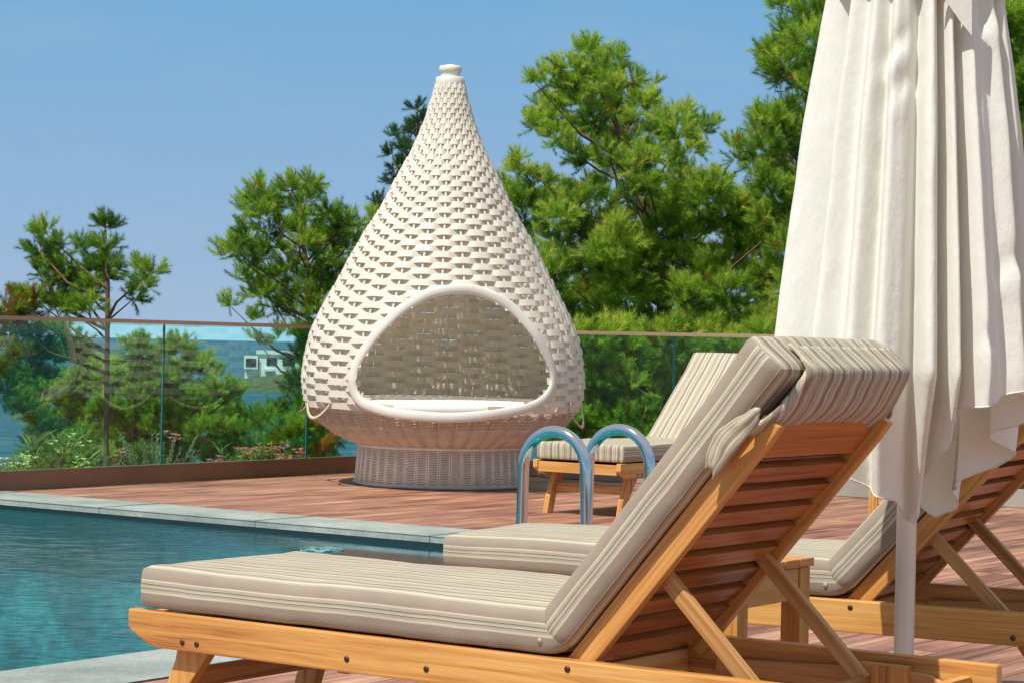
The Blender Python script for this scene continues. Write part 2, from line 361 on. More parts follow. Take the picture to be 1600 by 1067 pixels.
# pool shell and water
pw = MB()
pts = [P(0.01, .01), P(RA, .01), P(RA, 12), P(0.01, 12)]
for i in range(4):
    p, q = pts[i], pts[(i + 1) % 4]
    pw.raw([V((p.x, p.y, -.03)), V((q.x, q.y, -.03)), V((q.x, q.y, -1.5)), V((p.x, p.y, -1.5))], [[0, 1, 2, 3]])
quad(pw, pts, -1.35)
tag(pw.build('pool_basin', M['tile']), kind='structure')
na, nb = 170, 230; av = np.linspace(.012, RA - .002, na); bv = np.linspace(.012, 9.5, nb); wv = []; ca_ = []
for b_ in bv:
    for a_ in av:
        p = P(a_, b_); q_ = V((p.x, p.y * 1.0, 0))
        q0 = (p - O); cal = min(1, max(.0, (q0.length - 2.2) / 2.6)); ca_.append(cal); h_ = (.05 + .95 * cal) * .0018 * noise.noise(V((p.x * 4, p.y * 6, 1))) + (.08 + .92 * cal) * .0010 * noise.noise(V((p.x * 9, p.y * 14, 4))) 
        wv.append((p.x, p.y, -.05 + h_))
wf = [[j * na + i, j * na + i + 1, (j + 1) * na + i + 1, (j + 1) * na + i] for j in range(nb - 1) for i in range(na - 1)]
tag(fast_mesh('pool_water', np.array(wv), np.array(wf), M['water'], smooth=True, attr=np.array(ca_)), kind='structure')
wl = MB()
for p_, q_, o_ in ((P(.012, .014), P(RA, .014), B * 0), (P(.014, .012), P(.014, 11.9), A * 0)):
    p_ = p_ + o_; q_ = q_ + o_; wl.raw([V((p_.x, p_.y, -.026)), V((q_.x, q_.y, -.026)), V((q_.x, q_.y, -.40)), V((p_.x, p_.y, -.40))], [[0, 1, 2, 3]])
tag(wl.build('waterline_strip', simple('dark_waterline_strip', (.015, .03, .035), .25)), kind='structure')  # dark strip laid over the top of the basin wall
# bubbling return inlet
w0 = at(502, 849, 11.2); w0.z = -.047
bub = MB()
for k in range(3):
    n = 40; rr = .035 + .016 * k
    bub.tube([w0 + V(((rr + .006 * math.sin(5 * t / n * 2 * PI + k)) * 1.5 * math.cos(t / n * 2 * PI), (rr + .006 * math.sin(5 * t / n * 2 * PI + k)) * math.sin(t / n * 2 * PI) * 1.5, .003 * math.sin(t))) for t in range(n)], [.0015 + .0025 * abs(math.sin(t * 1.7 + k)) for t in range(n)], 6, closed=True)
tag(bub.build('water_ripple', simple('foam', (.16, .36, .38), .3)), kind='structure')
# sea, terrain, coast
s_ = MB(); s_.raw([V((-30000, -30000, -15)), V((30000, -30000, -15)), V((30000, 40000, -15)), V((-30000, 40000, -15))], [[0, 1, 2, 3]])
tag(s_.build('sea', M['sea']), kind='structure')
def hill_h(x, y):
    q = V((x, y, 0)) - O; out = max(q.dot(A) - RA - .8, q.dot(B) - 4.79 - .8, 0)
    h = -2.0 - out * .5 - 1.2 * min(out, 6) * .3
    h += noise.noise(V((x * .12, y * .12, 3))) * min(out, 8) * .25
    return max(h, -18)
n = 90; vs = []
for j in range(n):
    for i in range(n):
        x = -130 + 260 * i / (n - 1); y = -90 + 180 * j / (n - 1); vs.append((x, y, hill_h(x, y)))
fs = [[j * n + i, j * n + i + 1, (j + 1) * n + i + 1, (j + 1) * n + i] for j in range(n - 1) for i in range(n - 1)]
t_ = MB(); t_.raw(vs, fs, None, True); tag(t_.build('hillside', M['terrain']), kind='structure')
# planting beds outside the glass
pb = MB()
pb.board(P(RA + .5, 13, -.32), P(RA + .5, RB - 1, -.32), A, .86, .2, .01)
pb.board(P(RA, RB - .5, -.33), P(-14, RB - .5, -.33), B, .86, .2, .01)
tag(pb.build('planting_bed', M['soil']), kind='structure')
# headland across the bay
n = 70; vs = []; m_ = 26
for j in range(m_):
    for i in range(n):
        x = -95 + 420 * i / (n - 1); y = 668 + 240 * j / (m_ - 1)
        e = min(1, (x + 95) / 25, (325 - x) / 30); ey = min(1, (y - 668) / 45)
        vs.append((x, y, -15.5 + 6.8 * max(e, 0) ** .6 * ey ** .7 + 2.5 * noise.noise(V((x * .03, y * .03, 0))) * ey))
fs = [[j * n + i, j * n + i + 1, (j + 1) * n + i + 1, (j + 1) * n + i] for j in range(m_ - 1) for i in range(n - 1)]
hl = MB(); hl.raw(vs, fs, None, True); tag(hl.build('headland', M['terrain']), kind='structure')
fw = bmesh.new()
for k in range(420):
    x = random.uniform(-90, 300); y = random.uniform(678, 900); r = random.uniform(2, 4.2)
    if -90 < x < -66 and y < 735 and y > 700: continue
    lo = 3.2 if (-92 < x < -60 and y <= 700) else 0
    mt = Matrix.Translation((x, y, -10 - lo + random.uniform(-1, 1.5))) @ Matrix.Diagonal((r, r, r * .9, 1))
    o_ = bmesh.ops.create_icosphere(fw, subdivisions=2, radius=1, matrix=mt)
    for v in o_['verts']: v.co += V((noise.noise(v.co * .9), noise.noise(v.co * .9 + V((9, 0, 0))), noise.noise(v.co * .9 + V((0, 9, 0))))) * 1.1
mb = MB(); mb.bm(fw); tag(mb.build('far_woodland', M['wood_far']), 'dense green woodland around the white house across the bay', 'woodland', kind='stuff')
cv = []; 
for i in range(120):
    x = -9000 + 18000 * i / 119
    hh = 60 + 45 * noise.noise(V((i * .06, 0, 0))) + 12 * noise.noise(V((i * .4, 3, 0)))
    cv += [(x, 12000, -16), (x, 12300, max(hh, 12))]
cf = [[2 * i, 2 * i + 2, 2 * i + 3, 2 * i + 1] for i in range(119)]
cm = MB(); cm.raw(cv, cf, None, True); tag(cm.build('distant_coast', M['coast']), kind='structure')
# white house
hD = 720
def hp(px, py): return at(px, py, hD)
hs = empty('white_house', at(425, 590, hD)); tag(hs, 'modern white flat roofed house on the headland across the bay, seen through the glass', 'house')
hl_ = hs.location
def hbox(name, x0, y0, x1, y1, dep, m, off=0, parent=hs):
    a = hp(x0, y1) - hl_; b = hp(x1, y0) - hl_; q = MB()
    q.box(((a.x + b.x) / 2, off + dep / 2, (a.z + b.z) / 2), (b.x - a.x, dep, b.z - a.z), 0); return q.build(name, m, parent)
hbox('wall', 381, 556, 403, 576, 8, M['house'], 0); hbox('wall', 403.2, 553, 470, 600, 9, M['house'], 1.0)
hbox('roof', 400, 549, 480, 552.8, 10, M['house'], .4)
w_ = hbox('window', 384, 560, 400, 572, .3, M['darkglass'], -.2); hbox('window', 416, 559, 432, 571, .3, M['darkglass'], .8); hbox('window', 441, 559, 460, 571, .3, M['darkglass'], .8)
hbox('wall', 381, 576.3, 403, 600, 7, M['house'], 1.5); hbox('awning', 412, 576, 428, 579, 2, M['house'], -1.2)

# ------------------------------------------------------------------ glass railings
def railing(name, label, p0, dr, nrm, t0, t1, joints, m_rail, m_base):
    root = empty(name, p0); tag(root, label, 'railing')
    q = MB(); q.board(dr * t0 + V((0, 0, .062)), dr * t1 + V((0, 0, .062)), nrm, .07, .118, .003); q.build('base_channel', m_base, root)
    q = MB(); q.board(dr * t0 + V((0, 0, 1.093)), dr * t1 + V((0, 0, 1.093)), nrm, .034, .026, .002); q.build('handrail', m_rail, root)
    js = [t0] + [j for j in joints if t0 < j < t1] + [t1]
    for a, b in zip(js, js[1:]):
        q = MB(); q.board(dr * (a + .005) + V((0, 0, .6)), dr * (b - .005) + V((0, 0, .6)), (0, 0, 1), .962, .012, 0)
        gp = q.build('glass_panel', M['glass'], root)
        q = MB(); q.board(dr * (b - .0045) + V((0, 0, .122)), dr * (b - .0045) + V((0, 0, 1.078)), dr, .002, .0125, 0); q.build('glass_edge', M['glass_edge'], gp)
        q = MB(); q.board(dr * (a + .0045) + V((0, 0, .122)), dr * (a + .0045) + V((0, 0, 1.078)), dr, .002, .0125, 0)
        q.build('glass_edge', M['glass_edge'], gp)
    return root
corner = P(RA, RB)
railing('glass_railing', 'long glass railing with dark bronze handrail, left of the white wicker pod', corner, -B, A, -.0, 12.0, [4.29 - 3.0 + .0 - .005 + .0, 4.29 - 1.49, 4.29, 5.79, 7.29, 8.8, 10.3], M['bronze_rail'], M['bronze'])
railing('glass_railing', 'glass railing with pale handrail before dense pines, right of the wicker pod', corner - A * .045, -A, B, .0, 14, [.84, 2.34, 3.84, 5.34, 6.84, 8.34, 9.84, 11.34, 12.84], M['bronze_lit'], M['grey_lit'])

# ------------------------------------------------------------------ wicker pod
NC = V((-.475, 15.75, 0))
prof = [(2.81, .099), (2.563, .167), (2.387, .234), (2.243, .302), (2.117, .369), (1.928, .459), (1.77, .554), (1.626, .64), (1.428, .739), (1.203, .86), (1.045, .932), (.86, .968), (.73, .982), (.59, .964), (.52, .93), (.4, .83)]
_pz = np.array([p[0] for p in prof])[::-1]; _pr = np.array([p[1] for p in prof])[::-1]
zz = np.linspace(.4, 2.81, 200); rr_ = np.interp(zz, _pz, _pr)
for _ in range(6): rr_[1:-1] = (rr_[:-2] + 2 * rr_[1:-1] + rr_[2:]) / 4
def Rz(z): return np.interp(z, zz, rr_)
op = [(8.8, 1.326), (-4.9, 1.291), (-16.2, 1.189), (-25.0, 1.036), (-32.2, .858), (-34.3, .734), (-33.0, .649), (-28.3, .596), (-16.1, .551), (5.6, .534), (27.2, .573), (40.8, .626), (47.2, .708), (48.2, .816), (44.1, .957), (37.6, 1.114), (30.1, 1.235), (19.0, 1.308)]
def catmull(pts, k=6):
    out = []; n = len(pts)
    for i in range(n):
        p0, p1, p2, p3 = [np.array(pts[(i + d) % n], float) for d in (-1, 0, 1, 2)]
        for t in np.linspace(0, 1, k, endpoint=False):
            out.append(.5 * ((2 * p1) + (-p0 + p2) * t + (2 * p0 - 5 * p1 + 4 * p2 - p3) * t * t + (-p0 + 3 * p1 - 3 * p2 + p3) * t ** 3))
    return out
opc = catmull(op); opa = np.array(opc)
def inside(phi, z):                                  # phi deg from the camera-facing side
    c = False; n = len(opa); j = n - 1
    for i in range(n):
        xi, yi = opa[i]; xj, yj = opa[j]
        if (yi > z) != (yj > z) and phi < (xj - xi) * (z - yi) / (yj - yi) + xi: c = not c
        j = i
    return c
def npt(phi, r, z): return (r * math.sin(phi), -r * math.cos(phi), z)
pod = empty('wicker_pod', NC, 0); tag(pod, 'large white teardrop daybed pod of woven straps on a round wicker base', 'daybed')
def strap_rows(sel, name, width=.0455):
    vs = []; fs = []; SEG = 256; z = .556; k = 0; rows = []
    while z < 2.80:
        rows.append(z); z += .0405 - .004 * (z - .6) / 2.2; k += 1
    for k, z0 in enumerate(rows):
        rad = float(Rz(z0)); amp = min(.0175, .028 * rad + .002); jit = random.uniform(-.002, .002)
        dz = .03; tr = float(Rz(z0 + dz) - Rz(z0 - dz)) / (2 * dz); tl = math.hypot(1, tr); tx, tz = tr / tl, 1 / tl; tx = tx * .5 - .14; tl = math.hypot(tx, tz); tx, tz = tx / tl, tz / tl; nx, nz = tz, -tx
        hw = width / 2 * (1.0 if rad > .3 else .9)
        base = len(vs); flags = []
        for i in range(SEG):
            ph = 2 * PI * i / SEG; w = math.cos(16 * ph + PI * k); cw = w; w = 1 - 2.1 * (max(0, .6 - w) / 1.6) ** 1.1
            rw = rad + amp * w + jit; zc = z0 + .004 * cw + .0035 * noise.noise(V((math.cos(ph) * 2.2, math.sin(ph) * 2.2, k * 3.1))); rw += .003 * noise.noise(V((math.cos(ph) * 5, math.sin(ph) * 5, k * 1.7)))
            for (a, bb) in ((hw, .002), (hw, -.002), (-hw, -.002), (-hw, .002)):
                vs.append(npt(ph, rw + tx * a + nx * bb, zc + tz * a + nz * bb))
        for i in range(SEG):
            ph = math.degrees(2 * PI * (i + .5) / SEG); ph = ph - 360 if ph > 180 else ph
            if -60 < ph < 60 and .5 < z0 < 1.4 and inside(ph, z0): continue
            j = (i + 1) % SEG
            for e in range(4):
                e2 = (e + 1) % 4; fs.append([base + i * 4 + e, base + j * 4 + e, base + j * 4 + e2, base + i * 4 + e2])
    return vs, fs
vs, fs = strap_rows(None, None); fast_mesh('woven_shell', np.array(vs), np.array(fs), M['wicker'], pod)
q = MB()
for j in range(32):
    ph = j * PI / 16; run = []
    for z in np.linspace(.53, 2.80, 120):
        pd = math.degrees(ph); pd = pd - 360 if pd > 180 else pd
        if -60 < pd < 60 and inside(pd, z):
            if len(run) > 2: q.tube([p for p, _ in run], [r for _, r in run], 7)
            run = []; continue
        r = float(Rz(z)); run.append((V(npt(ph, r, z)), min(.0085, .03 * r + .0012)))
    if len(run) > 2: q.tube([p for p, _ in run], [r for _, r in run], 7)
q.build('rib', M['wicker'], pod)
# opening frame
q = MB(); loop = []
for (pd, z) in opc: loop.append(V(npt(R(pd), float(Rz(z)) + .012, z)))
n = len(loop); cen = V(npt(R(7), .98, .85)); vs = []
for i, p in enumerate(loop):
    t = (loop[(i + 1) % n] - loop[i - 1]).normalized(); o = V((p.x, p.y, 0)).normalized(); sd = t.cross(o).normalized(); o = sd.cross(t).normalized()
    if (p - cen).dot(sd) < 0: sd = -sd; 
    for k in range(14):
        an = 2 * PI * k / 14; vs.append(p + sd * (.030 + .034 * math.cos(an)) + o * (.002 + .015 * math.sin(an)))
fs = [[i * 14 + k, i * 14 + (k + 1) % 14, ((i + 1) % n) * 14 + (k + 1) % 14, ((i + 1) % n) * 14 + k] for i in range(n) for k in range(14)]
q.raw(vs, fs, None, True); q.build('opening_frame', M['frame_white'], pod)
# bowl
def wicker_rings(pts, stakes, amp, rad, seg_per=6, flute=0, sides=4):
    """pts (r,z): one strand per entry"""
    n = stakes * seg_per; vs = []; fs = []
    ph = np.arange(n) * 2 * PI / n
    for k, (r, z) in enumerate(pts):
        wv = amp * np.cos(stakes / 2 * ph + PI * k) + flute * (np.abs(np.sin(stakes / 2 * ph)) - .5)
        rr = r + wv; b = len(vs) // 1
        for i in range(n):
            for e in range(sides):
                an = 2 * PI * e / sides + PI / 4
                vs.append(((rr[i] + rad * math.cos(an)) * math.sin(ph[i]), -(rr[i] + rad * math.cos(an)) * math.cos(ph[i]), z + rad * math.sin(an)))
        for i in range(n):
            j = (i + 1) % n
            for e in range(sides):
                e2 = (e + 1) % sides; fs.append([b + i * sides + e, b + j * sides + e, b + j * sides + e2, b + i * sides + e2])
    return np.array(vs), np.array(fs)
bowl = [(.56, .283), (.60, .29), (.68, .318), (.76, .358), (.84, .418), (.905, .50), (.925, .53)]
bl = np.array(bowl); t = np.r_[0, np.cumsum(np.hypot(np.diff(bl[:, 0]), np.diff(bl[:, 1])))]
ts = np.arange(0, t[-1], .0128); pts = list(zip(np.interp(ts, t, bl[:, 0]), np.interp(ts, t, bl[:, 1])))
v, f = wicker_rings(pts, 44, .0035, .0048, 8, .032, 4); fast_mesh('wicker_bowl', v, f, M['wicker_bounce'], pod, smooth=True)
q = MB()
for j in range(44):
    ph = 2 * PI * j / 44; q.tube([npt(ph, r - .014, z) for r, z in pts[::4]], .006, 6)
q.build('bowl_stake', M['wicker_bounce'], pod)
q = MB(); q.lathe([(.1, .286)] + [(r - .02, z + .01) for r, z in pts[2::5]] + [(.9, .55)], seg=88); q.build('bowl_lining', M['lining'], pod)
# base drum
pts = [(.585 + .02 * (1 - (z - .02) / .26), z) for z in np.arange(.032, .268, .0118)]
v, f = wicker_rings(pts, 96, .0045, .0050, 5, 0, 4); fast_mesh('wicker_base', v, f, M['wicker_base'], pod, smooth=True)
q = MB()
for j in range(48):
    for d_ in (-.012, .012):
        ph = 2 * PI * j / 48 + d_; q.tube([npt(ph, .607, .02), npt(ph, .589, .275)], .0055, 6)
q.tube([npt(2 * PI * i / 72, .592, .276) for i in range(72)], .013, 8, closed=True)
q.build('base_stake', M['wicker_base'], pod)
q = MB(); q.tube([npt(2 * PI * i / 72, .607, .018) for i in range(72)], .017, 10, closed=True); q.build('base_ring', M['ring_grey'], pod)
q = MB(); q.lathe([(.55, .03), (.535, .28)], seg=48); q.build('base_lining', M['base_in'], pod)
# cushion
q = MB(); pr = [(0, .50)] + [(.87, .50), (.905, .52), (.915, .555), (.905, .585), (.87, .603), (.6, .613), (.3, .616), (0, .616)]
q.lathe(pr, seg=72); q.build('seat_cushion', M['cushion_white'], pod)
# crown
q = MB(); q.lathe([(.085, 2.79), (.101, 2.795), (.103, 2.80), (.101, 2.855), (.095, 2.86), (.068, 2.86)], seg=40); q.build('top_band', M['frame_white'], pod)
q = MB(); q.lathe([(.068, 2.86), (.067, 2.895), (.076, 2.898), (.079, 2.906), (.079, 2.93), (.072, 2.938), (0, 2.94)], seg=32)
for k in range(9):
    an = k * .7; q.tube([V((.05 * math.cos(an), .05 * math.sin(an), 2.937)), V((.02 * math.cos(an + 1), .02 * math.sin(an + 1), 2.944)), V((.045 * math.cos(an + 2), .045 * math.sin(an + 2), 2.937))], .006, 6)
q.build('top_cap', M['frame_white'], pod)
def hang(p0, p1, z, drop, out):
    a = R(p0); b = R(p1); rows = []; q = MB(); n = 18
    for i in range(n + 1):
        t = i / n; ph = a + (b - a) * t; sag = math.sin(PI * t) ** .8
        zc = z - drop * sag; r = .955 + .02 + out * sag
        c = V(npt(ph, r, zc)); tn = V((math.sin(ph), -math.cos(ph), 0))
        tg = V((math.cos(ph) * (b - a), math.sin(ph) * (b - a), -drop * math.cos(PI * t) * PI * .7)).normalized(); w = tg.cross(tn).normalized()
        tw = (tn * .45 + w).normalized()
        rows += [c + tw * .012 + tn * .002, c - tw * .012 + tn * .002, c - tw * .012 - tn * .002, c + tw * .012 - tn * .002]
    fs = [[i * 4 + e, i * 4 + (e + 1) % 4, i * 4 + 4 + (e + 1) % 4, i * 4 + 4 + e] for i in range(n) for e in range(4)]
    q.raw(rows, fs, None, True); q.build('strap_handle', M['strap'], pod)
hang(-72, -50, .565, .10, .02); hang(-104, -80, .57, .09, .04); hang(64, 86, .565, .13, .03); hang(150, 180, .56, .1, .03)

# ------------------------------------------------------------------ loungers
def slab(mb, Lc, W, T, r, fx, seed, puff=.006, uvs0=0, crease=None, nx=64, ny=24, nz=8):
    """rounded cushion slab: x 0..Lc, y 0..W, z 0..T ; fx maps to lounger space"""
    b = bmesh.new(); 
    def grid(ax, n1, n2, f):
        pts = {}
        for i in range(n1 + 1):
            for j in range(n2 + 1): pts[i, j] = f(i / n1, j / n2)
        return pts
    vs = []; fs = []; uvs = []
    faces = [(nx, ny, lambda a, c: V((a * Lc, c * W, T)), 'top', False), (nx, ny, lambda a, c: V((a * Lc, c * W, 0)), 'top', True),
             (nx, nz, lambda a, c: V((a * Lc, 0, c * T)), 's0', False), (nx, nz, lambda a, c: V((a * Lc, W, c * T)), 's1', True),
             (ny, nz, lambda a, c: V((0, a * W, c * T)), 'e', True), (ny, nz, lambda a, c: V((Lc, a * W, c * T)), 'e', False)]
    for n1, n2, f, kd, flip in faces:
        base = len(vs); g = []
        for i in range(n1 + 1):
            for j in range(n2 + 1):
                p = f(i / n1, j / n2)
                inn = V((min(max(p.x, r), Lc - r), min(max(p.y, r), W - r), min(max(p.z, r), T - r)))
                d = p - inn; qq = inn + (d.normalized() * r if d.length > 1e-6 else d)
                if d.length > 1e-6 and (abs(d.x) > 0) + (abs(d.y) > 0) + (abs(d.z) > 0) == 1: qq = inn + d.normalized() * r
                u, v, w = [min(1, max(0, t_)) for t_ in (qq.x / Lc, qq.y / W, qq.z / T)]
                pf = puff * (4 * u * (1 - u)) ** .3 * (4 * v * (1 - v)) ** .5
                qq.z += pf if w > .5 else 0
                qq.y += (puff * 1.1 * math.sin(PI * w) * (1 if v > .5 else -1)) * (1 if abs(v - .5) > .45 else 0)
                nn = noise.noise_vector(V((qq.x * 5 + seed, qq.y * 6, qq.z * 10))) * .0026 + noise.noise_vector(V((qq.x * 14 + seed, qq.y * 5, qq.z * 24))) * .0012
                qq += nn
                if crease: qq = crease(qq, u, v, w)
                vs.append(fx(qq))
                if kd == 'top': uv = (p.x, p.y + uvs0)
                elif kd == 's0': uv = (p.x, uvs0 - (T - p.z) * 1.0)
                elif kd == 's1': uv = (p.x, W + uvs0 + (T - p.z))
                else: uv = (p.z, p.y + uvs0)
                g.append(uv)
        for i in range(n1):
            for j in range(n2):
                a = i * (n2 + 1) + j; ix = [a, a + n2 + 1, a + n2 + 2, a + 1]
                if kd in ('s1', 'top') and flip or kd == 'e' and not flip or kd == 's0' and flip: pass
                fs.append([base + k for k in ix]); uvs.append([g[k] for k in ix])
    mb.raw(vs, fs, uvs, True)

def make_lounger(loc, yaw, ang, label, seed):
    root = empty('sun_lounger', loc, yaw); tag(root, label, 'sun lounger', 'teak sun loungers with striped mattresses')
    LT = 2.05; W = .62; H = .32; X = V((1, 0, 0)); Y = V((0, 1, 0)); Z = V((0, 0, 1))
    ca, sa = math.cos(R(ang)), math.sin(R(ang)); PV = V((1.31, 0, .300))
    bd = V((ca, 0, sa)); bn = V((-sa, 0, ca))                      # along back, front normal
    # side rails
    for yy in (0, W - .032):
        q = MB(); q.prism([(0, yy, H), (0, yy, H - .045), (.012, yy, H - .055), (.07, yy, H - .085), (.10, yy, H - .09), (LT, yy, H - .09), (LT, yy, H)], (0, .032, 0), X, Z, .005)
        o = q.build('side_rail', M['teak'], root)
        sgn = -1 if yy == 0 else 1; y0 = yy if yy == 0 else yy + .032
        for bx, bz in ((.185, .252), (.232, .252), (.70, .262), (.93, .262), (1.31, .30), (1.76, .252), (1.81, .252)):
            q = MB(); q.tube([(bx, y0 - sgn * .004, bz), (bx, y0 + sgn * .0015, bz), (bx, y0 + sgn * .003, bz)], [.0075, .0075, .004], 12); q.build('bolt', M['bolt'], o)
    # foot board, head board, cross bars
    q = MB(); q.board((.02, .034, H - .04), (.02, W - .034, H - .04), Z, .06, .025); q.build('foot_board', M['teak'], root)
    q = MB(); q.board((1.98, .034, H - .055), (1.98, W - .034, H - .055), Z, .05, .025); q.build('head_bar', M['teak'], root)
    q = MB(); q.board((1.26, .034, H - .06), (1.26, W - .034, H - .06), Z, .05, .028); q.build('cross_bar', M['teak'], root)
    # seat slats
    q = MB(); x = .07
    while x < 1.24: q.board((x, .034, H - .022), (x, W - .034, H - .022), X, .052, .018, .003); x += .066
    q.build('seat_slats', M['teak_back'], root)
    # rack rails inside with notches
    for yy in (.036, W - .036 - .02):
        q = MB(); q.prism([(1.36, yy, .272), (1.36, yy, .235), (1.95, yy, .235), (1.95, yy, .262), (1.90, yy, .285), (1.82, yy, .29), (1.79, yy, .27), (1.765, yy, .288), (1.72, yy, .288), (1.695, yy, .268), (1.67, yy, .285), (1.62, yy, .282)], (0, .02, 0), X, Z, .002); q.build('notched_rack', M['teak_pale'], root)
    # legs
    for yy in (.034, W - .034 - .034):
        q = MB(); q.prism([(.15, yy, .30), (.27, yy, .30), (.235, yy, .22), (.16, yy, .12), (.125, yy, .0), (.06, yy, .0), (.085, yy, .10), (.13, yy, .20)][::-1], (0, .034, 0), Z, X, .004); q.build('leg', M['teak'], root)
        q = MB(); q.prism([(1.73, yy, .30), (1.85, yy, .30), (1.87, yy, .20), (1.915, yy, .10), (1.94, yy, 0), (1.875, yy, 0), (1.84, yy, .12), (1.765, yy, .22)], (0, .034, 0), Z, X, .004); q.build('leg', M['teak'], root)
    for x, z in ((.155, .155), (1.84, .155)):
        q = MB(); q.board((x, .07, z), (x, W - .07, z), Z, .05, .022); q.build('stretcher', M['teak'], root)
    q = MB(); q.board((.66, .034, .245), (.66, W - .034, .245), Z, .05, .03); q.build('cross_bar', M['teak_pale'], root)
    # backrest stiles
    BL = .72
    for yy in (.036, W - .036 - .028):
        q = MB(); b0 = PV; 
        pr_ = [b0 - bn * .025 - bd * .015, b0 + bn * .03 - bd * .015, b0 + bn * .03 + bd * (BL - .10), b0 + bn * .022 + bd * (BL - .03), b0 + bn * .024 + bd * (BL), b0 - bn * .022 + bd * (BL + .006), b0 - bn * .025 + bd * (BL - .04)]
        q.prism([V((p.x, yy, p.z)) for p in pr_], (0, .028, 0), bd, bn, .004); q.build('backrest_stile', M['teak'], root)
    # back slats
    q = MB()
    for k in range(9):
        s = .045 + k * .0655; p = PV + bd * s + bn * .008
        tw = (bd * .995 - bn * .10).normalized()
        q.board(V((p.x, .066, p.z)), V((p.x, W - .066, p.z)), tw, .042, .024, .003)
    q.build('backrest_slats', M['teak_back'], root)
    q = MB(); top = []; n = 14; y0, y1 = .0655, W - .0655
    for i in range(n + 1):
        t = i / n; top.append(PV + bd * (BL - .038 + .062 * math.sin(PI * t)) - bn * .002 + Y * (y0 + (y1 - y0) * t))
    bot = [PV + bd * (BL - .105) - bn * .002 + Y * y1, PV + bd * (BL - .105) - bn * .002 + Y * y0]
    q.prism(top + bot, bn * .018, Y, bd, .003); q.build('top_rail', M['teak_back'], root)
    # props
    for yy in (.07, W - .07 - .024):
        a = PV + bd * .285 - bn * .012; b = V((1.755, 0, .262))
        q = MB(); q.board(V((a.x, yy + .012, a.z)) + (a - b).normalized() * .02, V((b.x, yy + .012, b.z)), (1, 0, .5), .036, .022, .005); q.build('prop', M['teak_pale'], root)
    q = MB(); q.tube([(1.755, .05, .262), (1.755, W - .05, .262)], .011, 10); q.build('prop_dowel', M['teak_pale'], root)
    # mattress
    T = .103; q = MB(); ms = 1.30; W2 = W - .012
    def cr0(p, u, v, w):                     # pinch at the fold
        k = max(0, (u - .955) / .045); p.z -= (w - .45) * .055 * k * k; p.x += .012 * math.sin(w * PI) * k; p.y += (.5 - v) * .03 * k * k
        if v < .1 or v > .9: p.z += .0035 * math.sin(u * 11 + seed) * (w - .2)
        return p
    slab(q, ms - .03, W2, T, .017, lambda p: V((p.x + .03, p.y + .006, p.z + H + .003)), seed, .005, 0, cr0)
    s_start = -.045; ob = PV + bn * .033; BLc = .835
    def cr1(p, u, v, w):
        k = max(0, (.06 - u) / .06); p.z += (.5 - w) * .04 * k * k; p.y += (.5 - v) * .03 * k * k
        k2 = max(0, (u - .8) / .2); p.z += .012 * k2 * w
        return p
    def fx(p): r_ = ob + bd * (p.x + s_start + .045) + bn * p.z; return V((r_.x, p.y + .006, r_.z))
    slab(q, BLc, W2, T, .018, fx, seed + 7, .008, 0, cr1, nx=56)
    # tuft knot at the fold, both sides
    kn = ob + bd * .005 + bn * .045 + V((-.018, 0, 0))
    for yy in (.008, W - .008):
        for a_ in (-.5, .3, 1.2, 2.0):
            dv = V((math.cos(a_), 0, math.sin(a_))) * .014; q.tube([V((kn.x, yy, kn.z)) - dv, V((kn.x, yy + (.006 if yy > .1 else -.006), kn.z)), V((kn.x, yy, kn.z)) + dv], [.002, .007, .002], 6)
    mt = q.build('mattress', M['stripe'], root)
    # head sleeve: curved sheet hooked over the backrest top
    q = MB(); rows = 22; cols = 30; vs = []; uvs_ = []
    for i in range(rows + 1):
        t = i / rows
        # path: over the end face, round the back edge, down the rear to the top rail
        if t < .28: s = BLc + .005; nn = T * (.60 - .60 * t / .28); 
        elif t < .42:
            a_ = (t - .28) / .14 * PI / 2; s = BLc - .028 + .036 * math.cos(a_); nn = -.003 - .019 * math.sin(a_)
        else:
            k = (t - .42) / .58; s = BLc - .028 - k * (BLc - BL + .02 ); nn = -.022 + .002 * k - .012 * math.sin(k * PI)
        for j in range(cols + 1):
            c = j / cols; ins = .095 * (1 - min(1, max(0, (t - .2) / .7)) ** .8) + .008
            yv = ins + (W2 - ins - .03) * c
            wr = .0018 * noise.noise(V((i * .5, j * .6, seed))) + .005 * math.sin(c * PI) 
            edge = .010 * (1 if j in (0, cols) else 0)
            sh = .03 * math.sin(PI * c) * max(0, (t - .42) / .58)
            p = ob + bd * (s + wr + sh) + bn * (nn - wr + edge); vs.append(V((p.x, yv, p.z))); uvs_.append((t * .3, yv))
    fs = []; fu = []
    for i in range(rows):
        for j in range(cols):
            a = i * (cols + 1) + j; ix = [a, a + 1, a + cols + 2, a + cols + 1]; fs.append(ix); fu.append([uvs_[k] for k in ix])
    q.raw(vs, fs, fu, True); sl = q.build('head_sleeve', M['stripe'], mt)
    md = sl.modifiers.new('thick', 'SOLIDIFY'); md.thickness = .006
    # side hook pocket at the stile tops
    for yy, sg in ((-.004, -1), (W + .004, 1)):
        q = MB(); vs = []; uvs_ = []; r1, c1 = 14, 8
        for i in range(r1 + 1):
            t = i / r1
            for j in range(c1 + 1):
                c = j / c1; s = BL - .17 + .17 * t + .02 * math.sin(c * 3); nn = -.028 + (.046 + .007 * math.sin(t * 5)) * c * (.55 + .6 * math.sin(PI * min(1, t * .9)))
                bul = .005 * math.sin(PI * c) + .006 * noise.noise(V((t * 5, c * 4, seed + sg)))
                p = ob + bd * (s + .01 * noise.noise(V((t * 7, c * 3, 1)))) + bn * nn; vs.append(V((p.x, yy + sg * bul, p.z))); uvs_.append((t * .2, .05 + c * .09))
        fs = []; fu = []
